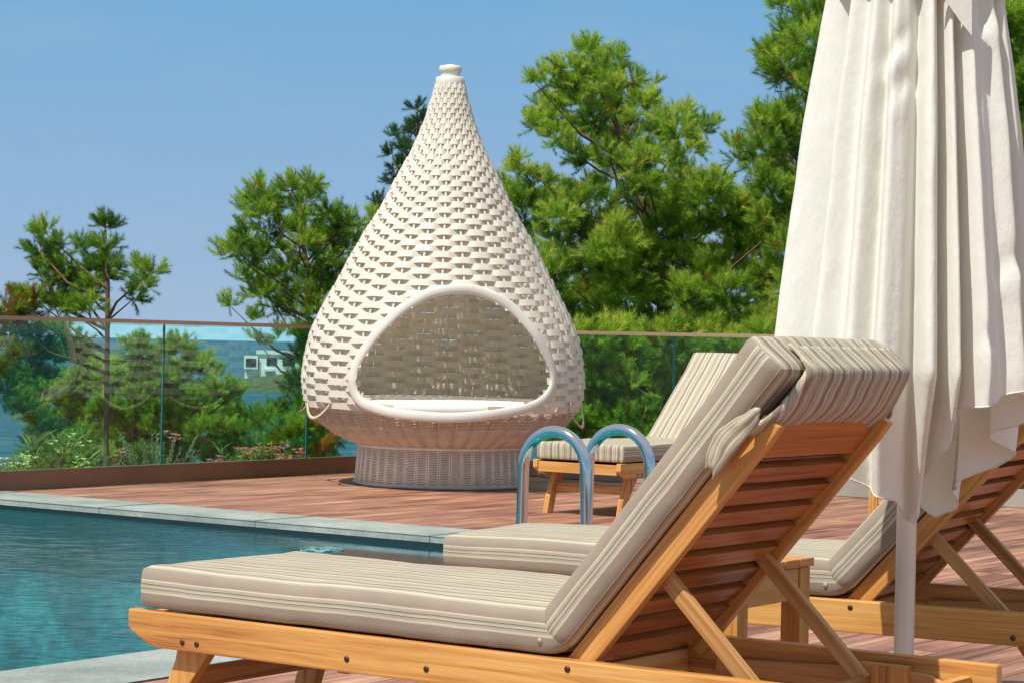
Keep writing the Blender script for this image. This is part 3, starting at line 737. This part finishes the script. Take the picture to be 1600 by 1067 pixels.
        for i in range(r1):
            for j in range(c1):
                a = i * (c1 + 1) + j; ix = [a, a + 1, a + c1 + 2, a + c1 + 1]; fs.append(ix); fu.append([uvs_[k] for k in ix])
        q.raw(vs, fs, fu, True); o = q.build('hook_pocket', M['stripe'], mt); md = o.modifiers.new('thick', 'SOLIDIFY'); md.thickness = .004
    return root
make_lounger((-.9425, 5.59, 0), R(-34.6), 50, 'nearest teak lounger, its slatted raised back with folding props filling the right foreground', 1.3)
make_lounger((-.225, 6.73, 0), R(-27), 48.5, 'middle teak lounger behind the nearest one, its slatted back half hidden by the closed parasol', 5.1)
make_lounger((.645, 12.95, 0), math.atan2(B.y, B.x), 43, 'far teak lounger before the right glass railing, behind the steel pool handrails', 9.4)

# ------------------------------------------------------------------ side tables
def make_table(loc, yaw, label, sz=.40, H=.47):
    root = empty('side_table', loc, yaw); tag(root, label, 'side table', 'small square teak side tables')
    q = MB(); n = 5; w = sz / n
    for k in range(n): q.board((.0, w * (k + .5), H - .011), (sz, w * (k + .5), H - .011), (0, 1, 0), w - .003, .022, .003)
    q.build('tabletop', M['teak'], root)
    for x in (.035, sz - .035):
        for y in (.035, sz - .035):
            q = MB(); q.board((x, y, 0), (x, y, H - .024), (1, 0, 0), .055, .055, .004); q.build('leg', M['teak'], root)
    for y in (.022, sz - .022):
        q = MB(); q.board((.065, y, H - .065), (sz - .065, y, H - .065), (0, 0, 1), .08, .02); q.build('apron', M['teak'], root)
        q = MB(); q.board((y, .065, H - .065), (y, sz - .065, H - .065), (0, 0, 1), .08, .02); q.build('apron', M['teak'], root)
        q = MB(); q.board((.065, y, .15), (sz - .065, y, .15), (0, 0, 1), .045, .018); q.build('stretcher', M['teak'], root)
    return root
make_table((.235, 5.66, 0), R(-34.5), 'teak side table standing between the two front loungers')
make_table((2.06, 12.88, 0), R(-35.5), 'far teak side table, only one leg seen below the hem of the parasol')

# ------------------------------------------------------------------ pool handrails
root = empty('pool_ladder', (0, 0, 0)); tag(root, 'pair of polished steel arched handrails at the pool edge', 'pool ladder')
u = -A; root.location = P(.16, 1.54, 0)
for k in (0, .49):
    q = MB(); pts = []
    r = .155
    for i in range(8): pts.append(-u * (r + .02 - .02 * i / 7) + V((0, 0, -1.0 + (1.49) * i / 7)))
    for i in range(1, 24): an = PI * i / 24; pts.append(-u * r * math.cos(an) + V((0, 0, .49 + r * math.sin(an))))
    for i in range(6): pts.append(u * (r + .004 * i) + V((0, 0, .49 - .488 * i / 5)))
    q.tube([p + B * k for p in pts], .0245, 20); q.build('handrail', M['steel'], root)
    q = MB(); c0 = u * (r + .02) + B * k; q.lathe([(.026, .012), (.045, .01), (.048, .002)], c=c0 + V((0, 0, .0)), seg=24); q.build('flange', M['steel'], root)
for z in (-.3, -.6):
    q = MB(); q.board(-u * (.17) + V((0, 0, z)) + B * .03, -u * (.17) + V((0, 0, z)) + B * .46, u, .08, .02); q.build('step', M['steel'], root)

# ------------------------------------------------------------------ parasol
UX, UY = 1.0, 5.62
par = empty('closed_parasol', (UX, UY, 0)); tag(par, 'tall closed cream parasol on a white pole between the two front loungers', 'parasol')
q = MB(); q.tube([(0, 0, .03), (0, 0, 2.75)], .025, 28); q.build('pole', M['pole'], par)
q = MB(); q.lathe([(0, 2.86), (.02, 2.85), (.035, 2.82), (.03, 2.78), (.045, 2.76), (.045, 2.74), (0, 2.74)], seg=24); q.build('finial', M['pole'], par)
q = MB(); q.lathe([(.0, .05), (.05, .05), (.05, .035), (.23, .03), (.25, .02), (.25, .002)], seg=40); q.build('base_plate', M['ring_grey'], par)
grooves = [(-150, .14, 6), (-135, .16, 6), (-118, .16, 3.5), (-99, .26, 4), (-84, .34, 3), (-76, .12, 2.0), (-71, .5, 2.6), (-52, .08, 5), (-37, .36, 3.6), (-27, .1, 3), (-15, .2, 7), (8, .35, 8), (38, .4, 8), (86, .35, 8), (105, .4, 8), (140, .35, 8), (170, .3, 8), (-158, .28, 7)]
NP, NZ = 420, 130
def lerp(x, xs, ys): return float(np.interp(x, xs, ys))
def hem(d):
    return lerp(d, [-180, -150, -128, -112, -104, -99, -90, -84, -79, -74, -68, -60, -35, -20, 0, 30, 50, 62, 72, 85, 100, 140, 180],
                   [.68, .66, .72, .66, .64, .595, .585, .62, .74, .84, .87, .885, .935, .94, .82, .70, .60, .575, .60, .70, .66, .70, .68])
vs = []
for i in range(NP):
    d0 = -180 + 360 * i / NP; hz = hem(d0) + .002 * math.sin(d0 * .35)
    for j in range(NZ + 1):
        t = j / NZ; z = hz + (2.72 - hz) * t
        d = d0 + 2.5 * math.sin(z * 2.1 + d0 * .03) * (1 - .4 * t)
        Rr = lerp(z, [.55, .8, .95, 1.2, 1.56, 1.87, 2.1, 2.5, 2.72], [.27, .30, .305, .28, .245, .205, .19, .10, .035])
        flare = lerp(z, [.5, .75, 1.0], [1.0, 1.0, 1.0])
        s = 1.0
        for (gd, ga, gw) in grooves:
            dd = (d - gd + 180) % 360 - 180; k = lerp(z, [.6, 1.2, 2.0, 2.6], [1.0, .95, .8, .5])
            s -= ga * k * math.exp(-(dd / gw) ** 2)
            s += .08 * k * math.exp(-((dd - gw * 1.9) / (gw * 1.1)) ** 2)
        s += .035 * noise.noise(V((d * .05, z * 1.0, 0))) + .02 * noise.noise(V((d * .14, z * 2.2, 5))) + .008 * noise.noise(V((d * .4, z * 9, 8))) 
        # slung horizontal folds near the tie strap
        for (cd, cz, aw) in ((-112, 1.74, .06), (-104, 1.66, .035), (-50, 1.82, .05), (-48, 1.22, .035), (-64, 1.05, .02)):
            s -= aw * math.exp(-((d - cd) / 8) ** 2 - ((z - cz - .004 * (d - cd)) / .03) ** 2) - aw * .7 * math.exp(-((d - cd) / 9) ** 2 - ((z - cz + .05 - .004 * (d - cd)) / .04) ** 2)
        low = max(0, (.95 - z) / .35)
        s *= 1 - .5 * min(1, low) * math.exp(-(abs(d0 + 90) / 17) ** 4)          # centre tail hugs the pole
        if 40 < d0 < 100: s *= 1 - .15 * low
        r = Rr * s; a = R(d)
        x = r * math.cos(a) * (1.09 if math.cos(a) < 0 else 1.03); y = r * math.sin(a)
        vs.append((x, y, z))
fs = [[i * (NZ + 1) + j, ((i + 1) % NP) * (NZ + 1) + j, ((i + 1) % NP) * (NZ + 1) + j + 1, i * (NZ + 1) + j + 1] for i in range(NP) for j in range(NZ)]
can = fast_mesh('canopy', np.array(vs), np.array(fs), M['cloth'], par, smooth=True)
q = MB()                                                              # hem seam
q.tube([V(vs[i * (NZ + 1)]) * 1 for i in range(NP)], .0022, 6, closed=True); q.build('hem', M['cloth'], can)
# tie strap with a hanging flap
q = MB(); n = 60; sv = []
for i in range(n):
    a = 2 * PI * i / n; r = .215
    for zo, ro in ((.03, 0), (-.03, 0), (-.03, -.006), (.03, -.006)): sv.append(V(((r + ro) * math.cos(a), (r + ro) * math.sin(a), 1.925 + zo + .02 * math.sin(a * 3))))
q.raw(sv, [[i * 4 + e, i * 4 + (e + 1) % 4, ((i + 1) % n) * 4 + (e + 1) % 4, ((i + 1) % n) * 4 + e] for i in range(n) for e in range(4)], None, True)
fl = [(.0, 1.90), (.085, 1.905), (.088, 1.84), (.09, 1.765), (.06, 1.80), (.02, 1.855), (-.005, 1.87)]
vs_ = [V((x, -.232 + .02 * abs(x - .04), z)) for x, z in fl]; q.raw(vs_ + [p + V((0, .004, 0)) for p in vs_], [list(range(7)), list(range(13, 6, -1))] + [[k, (k + 1) % 7, 7 + (k + 1) % 7, 7 + k] for k in range(7)], None, False)
q.build('tie_strap', M['cloth'], par)

# ------------------------------------------------------------------ life ring leaning inside the right railing (seen mirrored in the glass)
lr = empty('life_ring', P(RA - .85, RB + .36, .20)); tag(lr, 'orange life ring behind the wicker pod, seen mirrored low in the glass', 'life ring')
q = MB(); q.tube([-A * .29 * math.cos(2 * PI * i / 48) + V((0, 0, .13 * math.sin(2 * PI * i / 48))) + B * .26 * math.sin(2 * PI * i / 48) for i in range(48)], .06, 14, closed=True); q.build('ring', M['orange'], lr)

# ------------------------------------------------------------------ pines
def make_shoot(nn, L, nl, w):
    tris = []; 
    for k in range(nn):
        s = L * (k / nn) ** .8; az = k * 2.4 + random.uniform(-.3, .3); f = random.uniform(.6, 1.2) + .6 * (k / nn)
        dr = V((math.cos(az), math.sin(az), f)).normalized(); ln = nl * random.uniform(.75, 1.15); b = V((0, 0, s))
        sd = dr.cross(V((random.uniform(-1, 1), random.uniform(-1, 1), .2))).normalized() * w
        tris += [b - sd, b + sd, b + dr * ln]
    return np.array([tuple(p) for p in tris])
VAR = [make_shoot(34, .17, .068, .0040) for _ in range(6)]
VARN = [make_shoot(20, .13, .10, .0060) for _ in range(6)]
def pip(x, y, poly):
    c = False; j = len(poly) - 1
    for i in range(len(poly)):
        xi, yi = poly[i]; xj, yj = poly[j]
        if (yi > y) != (yj > y) and x < (xj - xi) * (y - yi) / (yj - yi) + xi: c = not c
        j = i
    return c
def fill(poly, step, rpx, holes=(), n=4000, jr=.25):
    out = []; xs = [p[0] for p in poly]; ys = [p[1] for p in poly]
    for _ in range(n):
        x = random.uniform(min(xs), max(xs)); y = random.uniform(min(ys), max(ys))
        if not pip(x, y, poly): continue
        if any((x - hx) ** 2 / hr ** 2 + (y - hy) ** 2 / (hr2) ** 2 < 1 for hx, hy, hr, hr2 in holes): continue
        if any((x - a) ** 2 + (y - b) ** 2 < step ** 2 for a, b, _ in out): continue
        out.append((x, y, rpx * random.uniform(1 - jr, 1 + jr)))
    return out
def pine(label, D, trunk, blobs, limb_y=900, m='needle', depth=1.0, dens=1.0, tone=(.45, .22), brown=(), coarse=False, group='pine trees beyond the glass railing', shoots=6):
    s = LENS / D; root_p = at(*trunk[0][:2], D); gz = root_p.z
    root = empty('pine_tree', root_p); tag(root, label, 'tree', group)
    tp = [at(x, y, D) - root_p for x, y, _ in trunk]; tr = [r / s for _, _, r in trunk]
    q = MB(); q.tube(tp, tr, 10); q.build('trunk', M['bark'], root)
    tpf = [a.lerp(b, k / 6) for a, b in zip(tp, tp[1:]) for k in range(6)] + [tp[-1]]
    bq = MB(); V_ = []; tones = []; vr = VARN if coarse else VAR
    for (bx, by, br) in blobs:
        dy = random.uniform(-1, 1) * depth; c = at(bx, by, D + dy) - root_p; r = br / s
        # limb from trunk
        hd = math.hypot(c.x, c.y); cand = sorted(tpf, key=lambda p: abs(p.z - (c.z - .12 - .45 * (V((p.x - c.x, p.y - c.y, 0)).length)))); p0 = cand[0]
        limb = by < limb_y and random.random() < (1 if len(blobs) < 40 else .45)
        if limb:
            mid = (p0 + c) / 2 + V((random.uniform(-.1, .1), random.uniform(-.1, .1), -.08 * (c - p0).length)); L0 = (c - p0).length
            bq.tube([p0, p0.lerp(mid, .6), mid, mid.lerp(c, .6), c], [.010 + .008 * L0, .009 + .006 * L0, .009 + .003 * L0, .007, .004], 6, cap=False)
        nt_ = max(3, int(40 * dens * (r / .3) ** 1.6)); bt = random.gauss(0, .13)
        for _ in range(nt_):
            dv = V((random.gauss(0, 1), random.gauss(0, 1), random.gauss(.25, .8))).normalized()
            e = c + V((dv.x * r, dv.y * r * 1.1, dv.z * r * .8)) * random.uniform(.55, 1.08); st = c + dv * r * .15
            if limb and random.random() < .6: bq.tube([c, e], [.006, .003], 4, cap=False)
            ns = shoots if not coarse else max(3, shoots - 2)
            for k in range(ns):
                t = .35 + .65 * (k + random.random()) / ns; p = st.lerp(e, t)
                dr = (dv * .65 + V((random.gauss(0, .45), random.gauss(0, .45), random.gauss(.62, .4)))).normalized()
                X_ = dr.orthogonal().normalized(); Y_ = dr.cross(X_); Mx = np.array([tuple(X_), tuple(Y_), tuple(dr)])
                sc = random.uniform(.75, 1.2) * (min(1.25, max(.7, r / .22)) if not coarse else 1.2)
                sh = random.choice(vr) * sc @ Mx + np.array(tuple(p))
                V_.append(sh); tn = tone[0] + .07 + bt + random.gauss(0, tone[1]) + .22 * dv.z + .1 * (t - .6); tn = min(1, max(.1, tn)); tn = random.uniform(0, .09) if random.random() < .02 else tn  # lighter upward and outward: depth shading put into the needle tone
                for (x0, y0, r0, pb_) in brown:
                    if (bx - x0) ** 2 + (by - y0) ** 2 < r0 ** 2 and random.random() < pb_: tn = random.uniform(0, .07)
                tones.append(np.full(len(sh), tn))
    bq.build('branches', M['bark'], root)
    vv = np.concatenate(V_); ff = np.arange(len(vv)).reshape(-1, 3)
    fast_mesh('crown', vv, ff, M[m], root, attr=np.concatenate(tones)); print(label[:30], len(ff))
    return root
# T1 small pine far left
t1 = [(30, 600, 26), (75, 560, 22), (120, 560, 18), (0, 620, 20), (-10, 580, 26), (115, 540, 16), (60, 590, 22), (35, 640, 20), (72, 365, 15), (63, 393, 17), (84, 385, 14), (76, 414, 16), (60, 425, 14), (105, 427, 17), (127, 388, 15), (118, 448, 20), (165, 357, 17), (168, 385, 15), (172, 416, 20), (145, 425, 20), (138, 456, 20), (236, 425, 14), (216, 423, 12), (226, 448, 16), (209, 467, 12), (25, 467, 15), (12, 486, 18), (55, 469, 20), (38, 486, 20), (84, 476, 20), (105, 484, 20), (139, 484, 16), (20, 520, 22), (60, 530, 24), (5, 545, 22), (95, 520, 16), (40, 560, 22), (10, 580, 20), (170, 440, 13), (90, 445, 16), (-15, 500, 22), (-20, 540, 22)]
pine('small ragged pine with browning needles at the far left, bare trunk above the handrail', 19.5, [(164, 800, 4), (166, 700, 4), (167, 600, 4), (168, 500, 3.8), (168, 440, 3.5), (166, 400, 2.5), (165, 360, 1.5)], t1, 515, depth=.5, dens=1.6, tone=(.30, .18), brown=((40, 486, 45, .45), (15, 530, 40, .4)), shoots=6)
# T2
t2 = fill([(403, 300), (392, 330), (380, 375), (358, 398), (368, 430), (400, 462), (436, 492), (500, 505), (560, 500), (600, 520), (610, 350), (575, 350), (552, 355), (515, 325), (484, 293), (456, 292), (430, 318)], 22, 20, holes=((410, 425, 18, 16), (446, 330, 8, 14), (470, 425, 12, 14), (505, 370, 10, 10), (440, 380, 9, 8), (530, 420, 12, 10), (490, 460, 10, 10), (550, 480, 10, 9)))
t2 += [(359, 478, 15), (396, 503, 14), (355, 400, 14), (403, 295, 13), (456, 290, 12), (484, 288, 13), (390, 318, 12)]
t2 += fill([(482, 520), (510, 520), (510, 740), (375, 740), (372, 670), (405, 665), (455, 650), (475, 590)], 24, 27) + [(400, 530, 14), (440, 525, 14)]
pine('olive green pine with upswept branches close to the left side of the wicker pod', 20.5, [(520, 900, 9), (515, 700, 8), (508, 560, 7), (500, 480, 6), (480, 420, 4.5), (470, 360, 3), (480, 300, 1.5)], t2, depth=.6, dens=1.15, tone=(.36, .22), shoots=5)
# T2b dark narrow pine behind the pod
pine('dark narrow pine top rising directly behind the wicker pod', 27, [(640, 700, 5), (645, 400, 4), (650, 260, 2.5), (652, 170, 1)], [(652, 172, 12), (660, 195, 15), (645, 205, 15), (620, 212, 12), (640, 232, 18), (612, 240, 10), (622, 262, 16), (612, 285, 13), (650, 255, 20), (590, 320, 14), (640, 290, 20), (600, 335, 14), (800, 300, 14)], m='needle_dark', depth=.5, dens=1.3, tone=(.5, .2), shoots=5)
# T3 large pine
t3 = fill([(921, 84), (882, 108), (848, 132), (830, 190), (860, 218), (900, 240), (918, 290), (880, 318), (852, 292), (812, 262), (800, 290), (812, 340), (850, 420), (885, 500), (900, 530), (1205, 530), (1215, 350), (1165, 315), (1130, 296), (1100, 280), (1068, 246), (1090, 222), (1100, 196), (1066, 182), (1030, 182), (1010, 140), (970, 115), (955, 95)], 25, 26,
          holes=((975, 412, 22, 14), (1124, 390, 30, 24), (1050, 480, 22, 26), (1085, 262, 10, 10), (1010, 300, 10, 9), (900, 262, 14, 10), (1165, 470, 14, 20), (945, 330, 12, 9), (1000, 350, 10, 12), (905, 400, 12, 10), (1085, 330, 14, 9), (975, 230, 9, 10), (1030, 240, 8, 8)))
t3 += [(921, 76, 10), (836, 130, 10), (824, 195, 13), (1108, 195, 12), (940, 90, 12), (963, 92, 10), (874, 104, 10), (1020, 132, 10), (790, 292, 12), (808, 252, 10), (1130, 290, 12)]
t3 = [(x, y, r * (.92 if y < 300 else 1.08)) for x, y, r in t3]
pine('large bright green pine filling the middle, between the wicker pod and the parasol', 20.5, [(1045, 900, 15), (1043, 700, 14), (1040, 520, 13), (1036, 440, 12), (1015, 360, 9), (990, 280, 7), (965, 200, 5), (940, 130, 3), (925, 85, 1.5)], t3, depth=1.1, dens=1.15, tone=(.52, .23), brown=((990, 180, 14, .3), (945, 350, 14, .25)), shoots=6)
# lower mass behind the right glass
t3b = fill([(880, 530), (1240, 530), (1240, 760), (880, 760)], 24, 34)
pine('dense pine low behind the right glass railing', 19.2, [(1150, 950, 10), (1140, 760, 8), (1130, 620, 5), (1120, 540, 3)], t3b, depth=.5, dens=1.0, tone=(.55, .25))
# T4
t4 = fill([(1232, -25), (1212, 70), (1222, 120), (1250, 165), (1195, 190), (1160, 232), (1185, 290), (1225, 345), (1235, 520), (1320, 520), (1320, -25)], 22, 26, holes=((1262, 155, 9, 9), (1200, 262, 10, 8)))
t4 += [(1206, 80, 14), (1212, 105, 13), (1146, 230, 13), (1185, 185, 12), (1152, 250, 9), (1225, 10, 12), (1240, -5, 12)]
pine('tall pine partly hidden by the left edge of the cream parasol', 19.5, [(1330, 950, 16), (1320, 600, 13), (1310, 400, 11), (1300, 200, 8), (1290, 0, 5), (1285, -60, 3)], t4, depth=.8, dens=1.1, tone=(.45, .2), shoots=6)
t5 = fill([(1535, -30), (1680, -30), (1680, 760), (1560, 760), (1570, 400), (1555, 200)], 26, 32)
pine('bright pine at the right edge of the photo beyond the parasol', 18.5, [(1660, 950, 14), (1650, 600, 12), (1640, 300, 10), (1630, 0, 6), (1625, -60, 3)], t5, depth=.7, dens=1.0, tone=(.55, .2), shoots=6)
# T6 low pines seen through the left glass
t6 = fill([(45, 640), (62, 600), (100, 610), (130, 575), (165, 600), (190, 560), (215, 548), (235, 585), (262, 590), (283, 540), (300, 570), (322, 548), (338, 590), (356, 600), (372, 640), (352, 672), (372, 700), (330, 720), (300, 690), (270, 720), (230, 740), (150, 745), (110, 720), (100, 690), (60, 670)], 24, 24, holes=((150, 690, 20, 12), (250, 665, 16, 9), (200, 635, 14, 7), (310, 655, 14, 10), (90, 650, 12, 8), (290, 610, 10, 9)))
pine('bushy pine crown seen low through the left glass railing', 21.5, [(215, 950, 9), (215, 780, 8), (210, 680, 6), (215, 620, 4), (225, 570, 2)], t6, depth=.7, dens=1.7, tone=(.50, .24), shoots=6)
pine('dark pine tuft low at the water beyond the left glass', 24, [(60, 950, 5), (62, 760, 4), (60, 680, 3)], [(40, 655, 14), (62, 672, 16), (48, 690, 14), (80, 700, 18), (60, 720, 20), (100, 735, 20), (35, 740, 20), (140, 740, 20), (330, 720, 16), (350, 735, 18)], m='needle_dark', depth=.4, dens=1.0, shoots=5)

# ------------------------------------------------------------------ garden plants at the foot of the glass
def leafy(name, label, cat, base, stems, leaf, lw, H, m, flowers=None, fm=None, spread=.3, per=16, group=None, up=.8):
    root = empty(name, base); tag(root, label, cat, group)
    Vl = []; tl = []; sm = MB(); Fv = []; ft = []
    for k in range(stems):
        a = random.uniform(0, 2 * PI); sp = random.uniform(.1, 1) * spread; h = H * random.uniform(.6, 1.05)
        top = V((sp * math.cos(a), sp * math.sin(a), h)); b0 = V((top.x * .25, top.y * .25, 0)); sm.tube([b0, (b0 + top) / 2 + V((0, 0, .03)), top], [.006, .005, .003], 5, cap=False)
        for i in range(per):
            t = .25 + .75 * i / per; p = b0.lerp(top, t); az = i * 2.4 + random.random()
            dr = V((math.cos(az), math.sin(az), up * random.uniform(.6, 1.4))).normalized(); sd = dr.cross(V((0, 0, 1))).normalized() * lw * random.uniform(.8, 1.2); ln = leaf * random.uniform(.7, 1.2)
            md = p + dr * ln * .5; tip = p + dr * ln + V((0, 0, -ln * .12)); tn = min(1, max(0, random.gauss(.5, .25)))
            Vl += [tuple(p), tuple(md + sd), tuple(tip), tuple(p), tuple(tip), tuple(md - sd)]; tl += [tn] * 6
        if flowers and random.random() < flowers:
            for _ in range(7):
                c = top + V((random.gauss(0, .03), random.gauss(0, .03), random.gauss(.01, .025)))
                for pt in range(5):
                    az = pt * 1.257; d1 = V((math.cos(az), math.sin(az), .5)) * .026; d2 = V((math.cos(az + .7), math.sin(az + .7), .5)) * .024; Fv += [tuple(c), tuple(c + d1), tuple(c + d2)]; ft += [random.random()] * 3
    sm.build('stems', M['bark'], root); vv = np.array(Vl); fast_mesh('foliage', vv, np.arange(len(vv)).reshape(-1, 3), M[m], root, attr=np.array(tl))
    if Fv: vv = np.array(Fv); fast_mesh('flowers', vv, np.arange(len(vv)).reshape(-1, 3), M[fm], root, attr=np.array(ft))
def by_rail(px, off):                      # point outside the left railing hit by column px
    best = None
    for i in range(200):
        b = -4.79 + i * .08; p = P(RA + off, b); 
        x = 800 + p.x / p.y * LENS
        if best is None or abs(x - px) < best[0]: best = (abs(x - px), p)
    p = best[1]; return V((p.x, p.y, -.22))
g1 = 'shrubs planted behind the left glass railing'
leafy('oleander', 'tall leafy oleander with long pointed leaves behind the leftmost glass', 'shrub', by_rail(78, .4), 20, .17, .011, .52, 'oleander', .15, 'whitef', .26, 22, g1)
leafy('oleander', 'low oleander in white bloom behind the glass near the left edge', 'shrub', by_rail(25, .35), 16, .13, .010, .36, 'oleander', .2, 'whitef', .3, 18, g1)
leafy('oleander', 'small white flowering plant between two grey green bushes', 'shrub', by_rail(128, .3), 10, .09, .009, .32, 'oleander', .9, 'whitef', .14, 14, g1)
leafy('rosemary', 'narrow grey green rosemary clump left of the first glass joint', 'shrub', by_rail(153, .45), 14, .035, .006, .46, 'rosemary', None, None, .12, 40, g1, 1.4)
leafy('rosemary', 'wide grey green rosemary bush behind the glass joint', 'shrub', by_rail(252, .45), 46, .035, .006, .50, 'rosemary', .03, 'pink', .34, 44, g1, 1.4)
leafy('oleander', 'oleander with pink blossom clusters behind the glass', 'shrub', by_rail(412, .4), 26, .12, .010, .42, 'oleander', .75, 'pink', .34, 16, g1)

# ------------------------------------------------------------------ light
world = bpy.data.worlds.new('World'); S.world = world; world.use_nodes = True; nt = world.node_tree
sun_to = V((-.42, -.42, 1.0)).normalized()
elev = math.asin(sun_to.z); azi = math.atan2(sun_to.x, sun_to.y)
sk = nt.nodes.new('ShaderNodeTexSky'); sk.sky_type = 'NISHITA'; sk.sun_disc = False; sk.sun_elevation = elev; sk.sun_rotation = azi
sk.altitude = 0; sk.air_density = 1.0; sk.dust_density = .3; sk.ozone_density = 2.0
bg = nt.nodes['Background']; bg.inputs[1].default_value = .15
tc = nt.nodes.new('ShaderNodeTexCoord'); sx = nt.nodes.new('ShaderNodeSeparateXYZ'); nt.links.new(tc.outputs['Generated'], sx.inputs[0])
hz = ramp(nt, [(0, (2.35, 3.35, 4.6)), (.04, (1.95, 3.05, 4.55)), (.155, (1.15, 2.70, 4.4)), (.3, (1.6, 2.6, 3.9)), (.5, (3.0, 3.3, 3.5)), (1, (3.4, 3.5, 3.5))]); nt.links.new(sx.outputs['Z'], hz.inputs[0])  # overhead stops, out of view, paled to near white to warm the ambient fill
hf = ramp(nt, [(0, (.97, .97, .97)), (1, (.85, .85, .85))]); nt.links.new(sx.outputs['Z'], hf.inputs[0])
cn = noise_n(nt, None, 9, 6, .6); cmp_ = N(nt, 'ShaderNodeMapping'); cmp_.inputs['Scale'].default_value = (1, 1, 3.5); nt.links.new(tc.outputs['Generated'], cmp_.inputs[0]); nt.links.new(cmp_.outputs[0], cn.inputs['Vector'])
cr_ = ramp(nt, [(.5, (0, 0, 0)), (.85, (.16, .16, .16))]); nt.links.new(cn.outputs[0], cr_.inputs[0])
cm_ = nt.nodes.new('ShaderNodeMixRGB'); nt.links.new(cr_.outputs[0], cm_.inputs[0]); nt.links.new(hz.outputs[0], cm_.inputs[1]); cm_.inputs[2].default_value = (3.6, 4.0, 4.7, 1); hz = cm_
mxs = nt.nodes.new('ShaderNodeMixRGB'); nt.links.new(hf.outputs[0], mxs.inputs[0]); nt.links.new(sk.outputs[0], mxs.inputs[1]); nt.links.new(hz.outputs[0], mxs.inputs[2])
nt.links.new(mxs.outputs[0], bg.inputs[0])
sd = bpy.data.lights.new('sun', 'SUN'); sd.energy = 4.9; sd.angle = R(.53); sd.color = (1, .945, .85)
so = bpy.data.objects.new('sun', sd); COL.objects.link(so); so.rotation_euler = sun_to.to_track_quat('Z', 'Y').to_euler()
# ------------------------------------------------------------------ camera
cd = bpy.data.cameras.new('camera'); cam = bpy.data.objects.new('camera', cd); COL.objects.link(cam); S.camera = cam
cd.sensor_width = 36; cd.lens = 36 * LENS / 1600; cd.clip_end = 60000; cd.clip_start = .1
cam.matrix_world = Matrix.Translation((0, 0, HC)) @ Matrix.Rotation(R(90) + 3.5 / LENS, 4, 'X') @ Matrix.Rotation(ROLL, 4, 'Z')
S.view_settings.view_transform = 'Standard'; S.view_settings.look = 'None'; S.view_settings.exposure = 0
S.render.engine = 'CYCLES'; S.cycles.transparent_max_bounces = 16; S.cycles.max_bounces = 8
